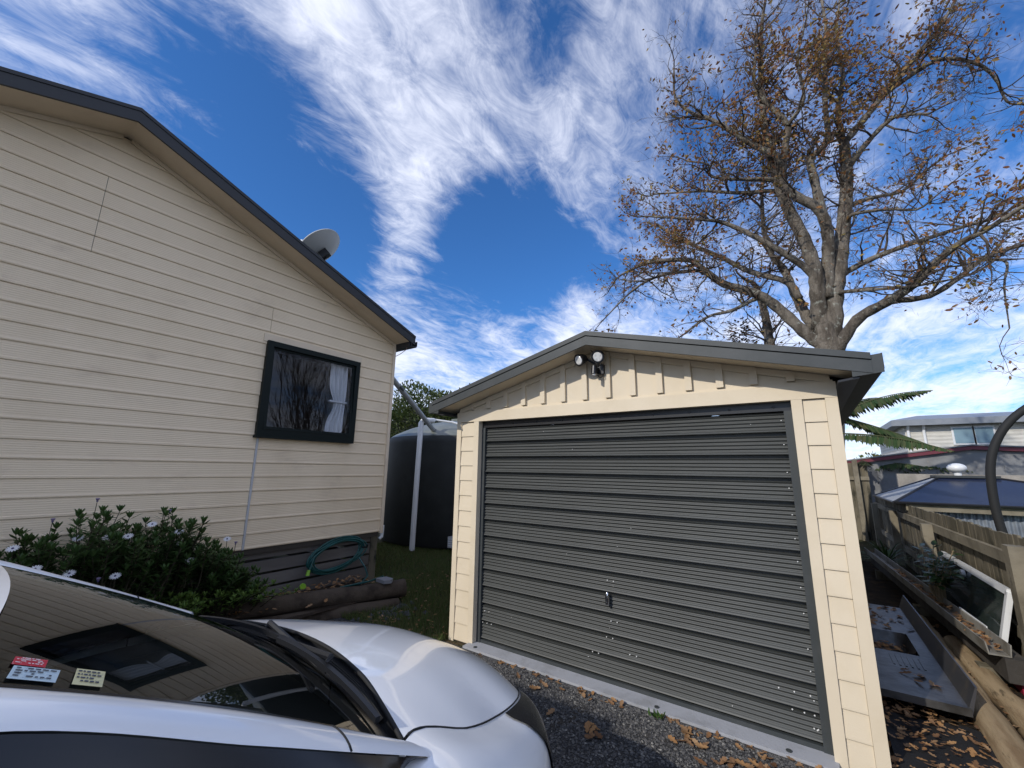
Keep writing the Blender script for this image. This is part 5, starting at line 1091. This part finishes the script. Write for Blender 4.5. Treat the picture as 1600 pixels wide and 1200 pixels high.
M_fibro = mat('grey_fibro', (.25, .255, .26), .8, .2, var=(2, (.17, .17, .175), .4, .7), var2=(8, (.33, .30, .26), .6, .8))
gs = thing('grey_shed', 'grey sheet walled shed with maroon barge boards beyond the fence', 'shed', (3.2, 14, 0))
m = MB(); m.prism([(.6, 0), (6.2, 0), (6.2, 1.98), (3.22, 2.20), (.6, 1.80)], lambda p: (p[0], 14.2, p[1]), lambda p: (p[0], 19, p[1])); m.build('wall', M_fibro, gs)
M_maroon = mat('maroon_trim', (.15, .03, .045), .5)
m = MB(); m.prism([(.5, 1.78), (3.22, 2.20), (6.3, 1.98), (6.3, 2.06), (3.22, 2.28), (.5, 1.86)], lambda p: (p[0], 14.1, p[1]), lambda p: (p[0], 14.19, p[1])); m.build('barge_board', M_maroon, gs)
m = MB(); m.prism([(.5, 1.87), (3.22, 2.29), (6.3, 2.07), (6.3, 2.10), (3.22, 2.32), (.5, 1.90)], lambda p: (p[0], 14.08, p[1]), lambda p: (p[0], 19.1, p[1])); m.build('roof', M_fibro, gs)
for x in (1.5, 2.6, 3.7, 4.8): MB().box(x-.02, x+.02, 14.185, 14.1995, 0, 1.85).build('cover_strip', M_fibro, gs)
m = MB(); m.box(1.6, 6.5, 12.3, 12.42, 0, 1.62); m.build('block_wall', mat('stained_render', (.36, .33, .29), .85, var=(2.5, (.2, .185, .165), .4, .65, (1, 1, .4)), bump=(20, .01)), label='stained beige masonry wall behind the low blue shed', cat='wall')
th = thing('cream_house', 'distant cream house with grey roof and two windows beyond the sheds', 'house', (7, 27, 0))
M_far = mat('far_cream', (.60, .58, .53), .6, .3, var=(2, (.54, .52, .47), .4, .7), wave=('Z', .16, .01))
m = MB(); m.box(3.75, 14, 25, 33, 0, 3.72); m.build('wall', M_far, th)
m = MB(); m.add([(3.3, 24.6, 3.70), (14.4, 24.6, 3.70), (14.4, 24.6, 3.95), (3.3, 24.6, 3.95), (14.4, 29, 4.55), (4.9, 29, 4.55), (3.3, 33.4, 3.7), (3.3, 33.4, 3.95), (14.4, 33.4, 3.7), (14.4, 33.4, 3.95)], [(0, 1, 2, 3), (3, 2, 4, 5), (0, 3, 7, 6), (3, 5, 7), (7, 5, 4, 9), (6, 7, 9, 8), (1, 8, 9, 4, 2), (0, 6, 8, 1)]); m.build('roof', mat('grey_roof', (.24, .26, .29), .5, var=(3, (.2, .22, .25), .4, .7)), th)
for x0, x1 in ((5.25, 5.8), (5.87, 6.38)):
    w_ = MB().box(x0-.06, x1+.06, 24.95, 24.999, 2.86, 3.62).build('window', M_white, th); MB().box(x0, x1, 24.93, 24.949, 2.92, 3.56).build('pane', mat('sky_pane', (.20, .30, .36), .08, .6), w_)
for x in (3.85, 4.35): m = MB(); m.tube([(x, 24.93, 0), (x, 24.93, 3.5), (x, 24.75, 3.72)], .05, 8); m.build('downpipe', M_white, th)
# trampoline
tram = thing('trampoline', 'trampoline with curved black padded poles beyond the fence', 'trampoline', (3.75, 7.5, 0))
TCc = Vector((3.75, 7.5, 0)); TRr = 1.85
m = MB(); m.tube([TCc+Vector((TRr*math.cos(2*math.pi*k/48), TRr*math.sin(2*math.pi*k/48), .62)) for k in range(49)], .025, 8, cap=False); m.build('frame', M_charcoal, tram, smooth='all')
m = MB(); m.grid(lambda a, b: tuple(TCc+Vector((TRr*.86*a*math.cos(2*math.pi*b), TRr*.86*a*math.sin(2*math.pi*b), .615))), 3, 40); m.build('jumping_mat', M_rubber, tram, fix=False)
m = MB(); m.grid(lambda a, b: tuple(TCc+Vector((TRr*(.86+.15*a)*math.cos(2*math.pi*b), TRr*(.86+.15*a)*math.sin(2*math.pi*b), .645))), 1, 48); m.build('edge_pad', mat('lime_pad', (.12, .4, .08), .5), tram, fix=False)
for k in range(6):
    a = math.pi+k*math.pi/3; d = Vector((math.cos(a), math.sin(a), 0)); m = MB()
    prof_ = [(.02, .05), (.04, .6), (.085, .95), (.10, 1.3), (.07, 1.7), (-.02, 2.0), (-.18, 2.26), (-.40, 2.45), (-.62, 2.52)]
    m.tube([TCc+d*(TRr+o_)+Vector((0, 0, z_)) for o_, z_ in [cr([(i, *p) for i, p in enumerate(prof_)], j/4) for j in range(33)]], .044, 10); m.build('pole', M_rubber, tram, smooth='all')
m = MB(); m.tube([TCc+Vector((1.25*math.cos(2*math.pi*k/48), 1.25*math.sin(2*math.pi*k/48), 2.53)) for k in range(49)], .02, 8, cap=False); m.build('top_ring', mat('lime_ring', (.2, .5, .1), .5), tram, smooth='all')
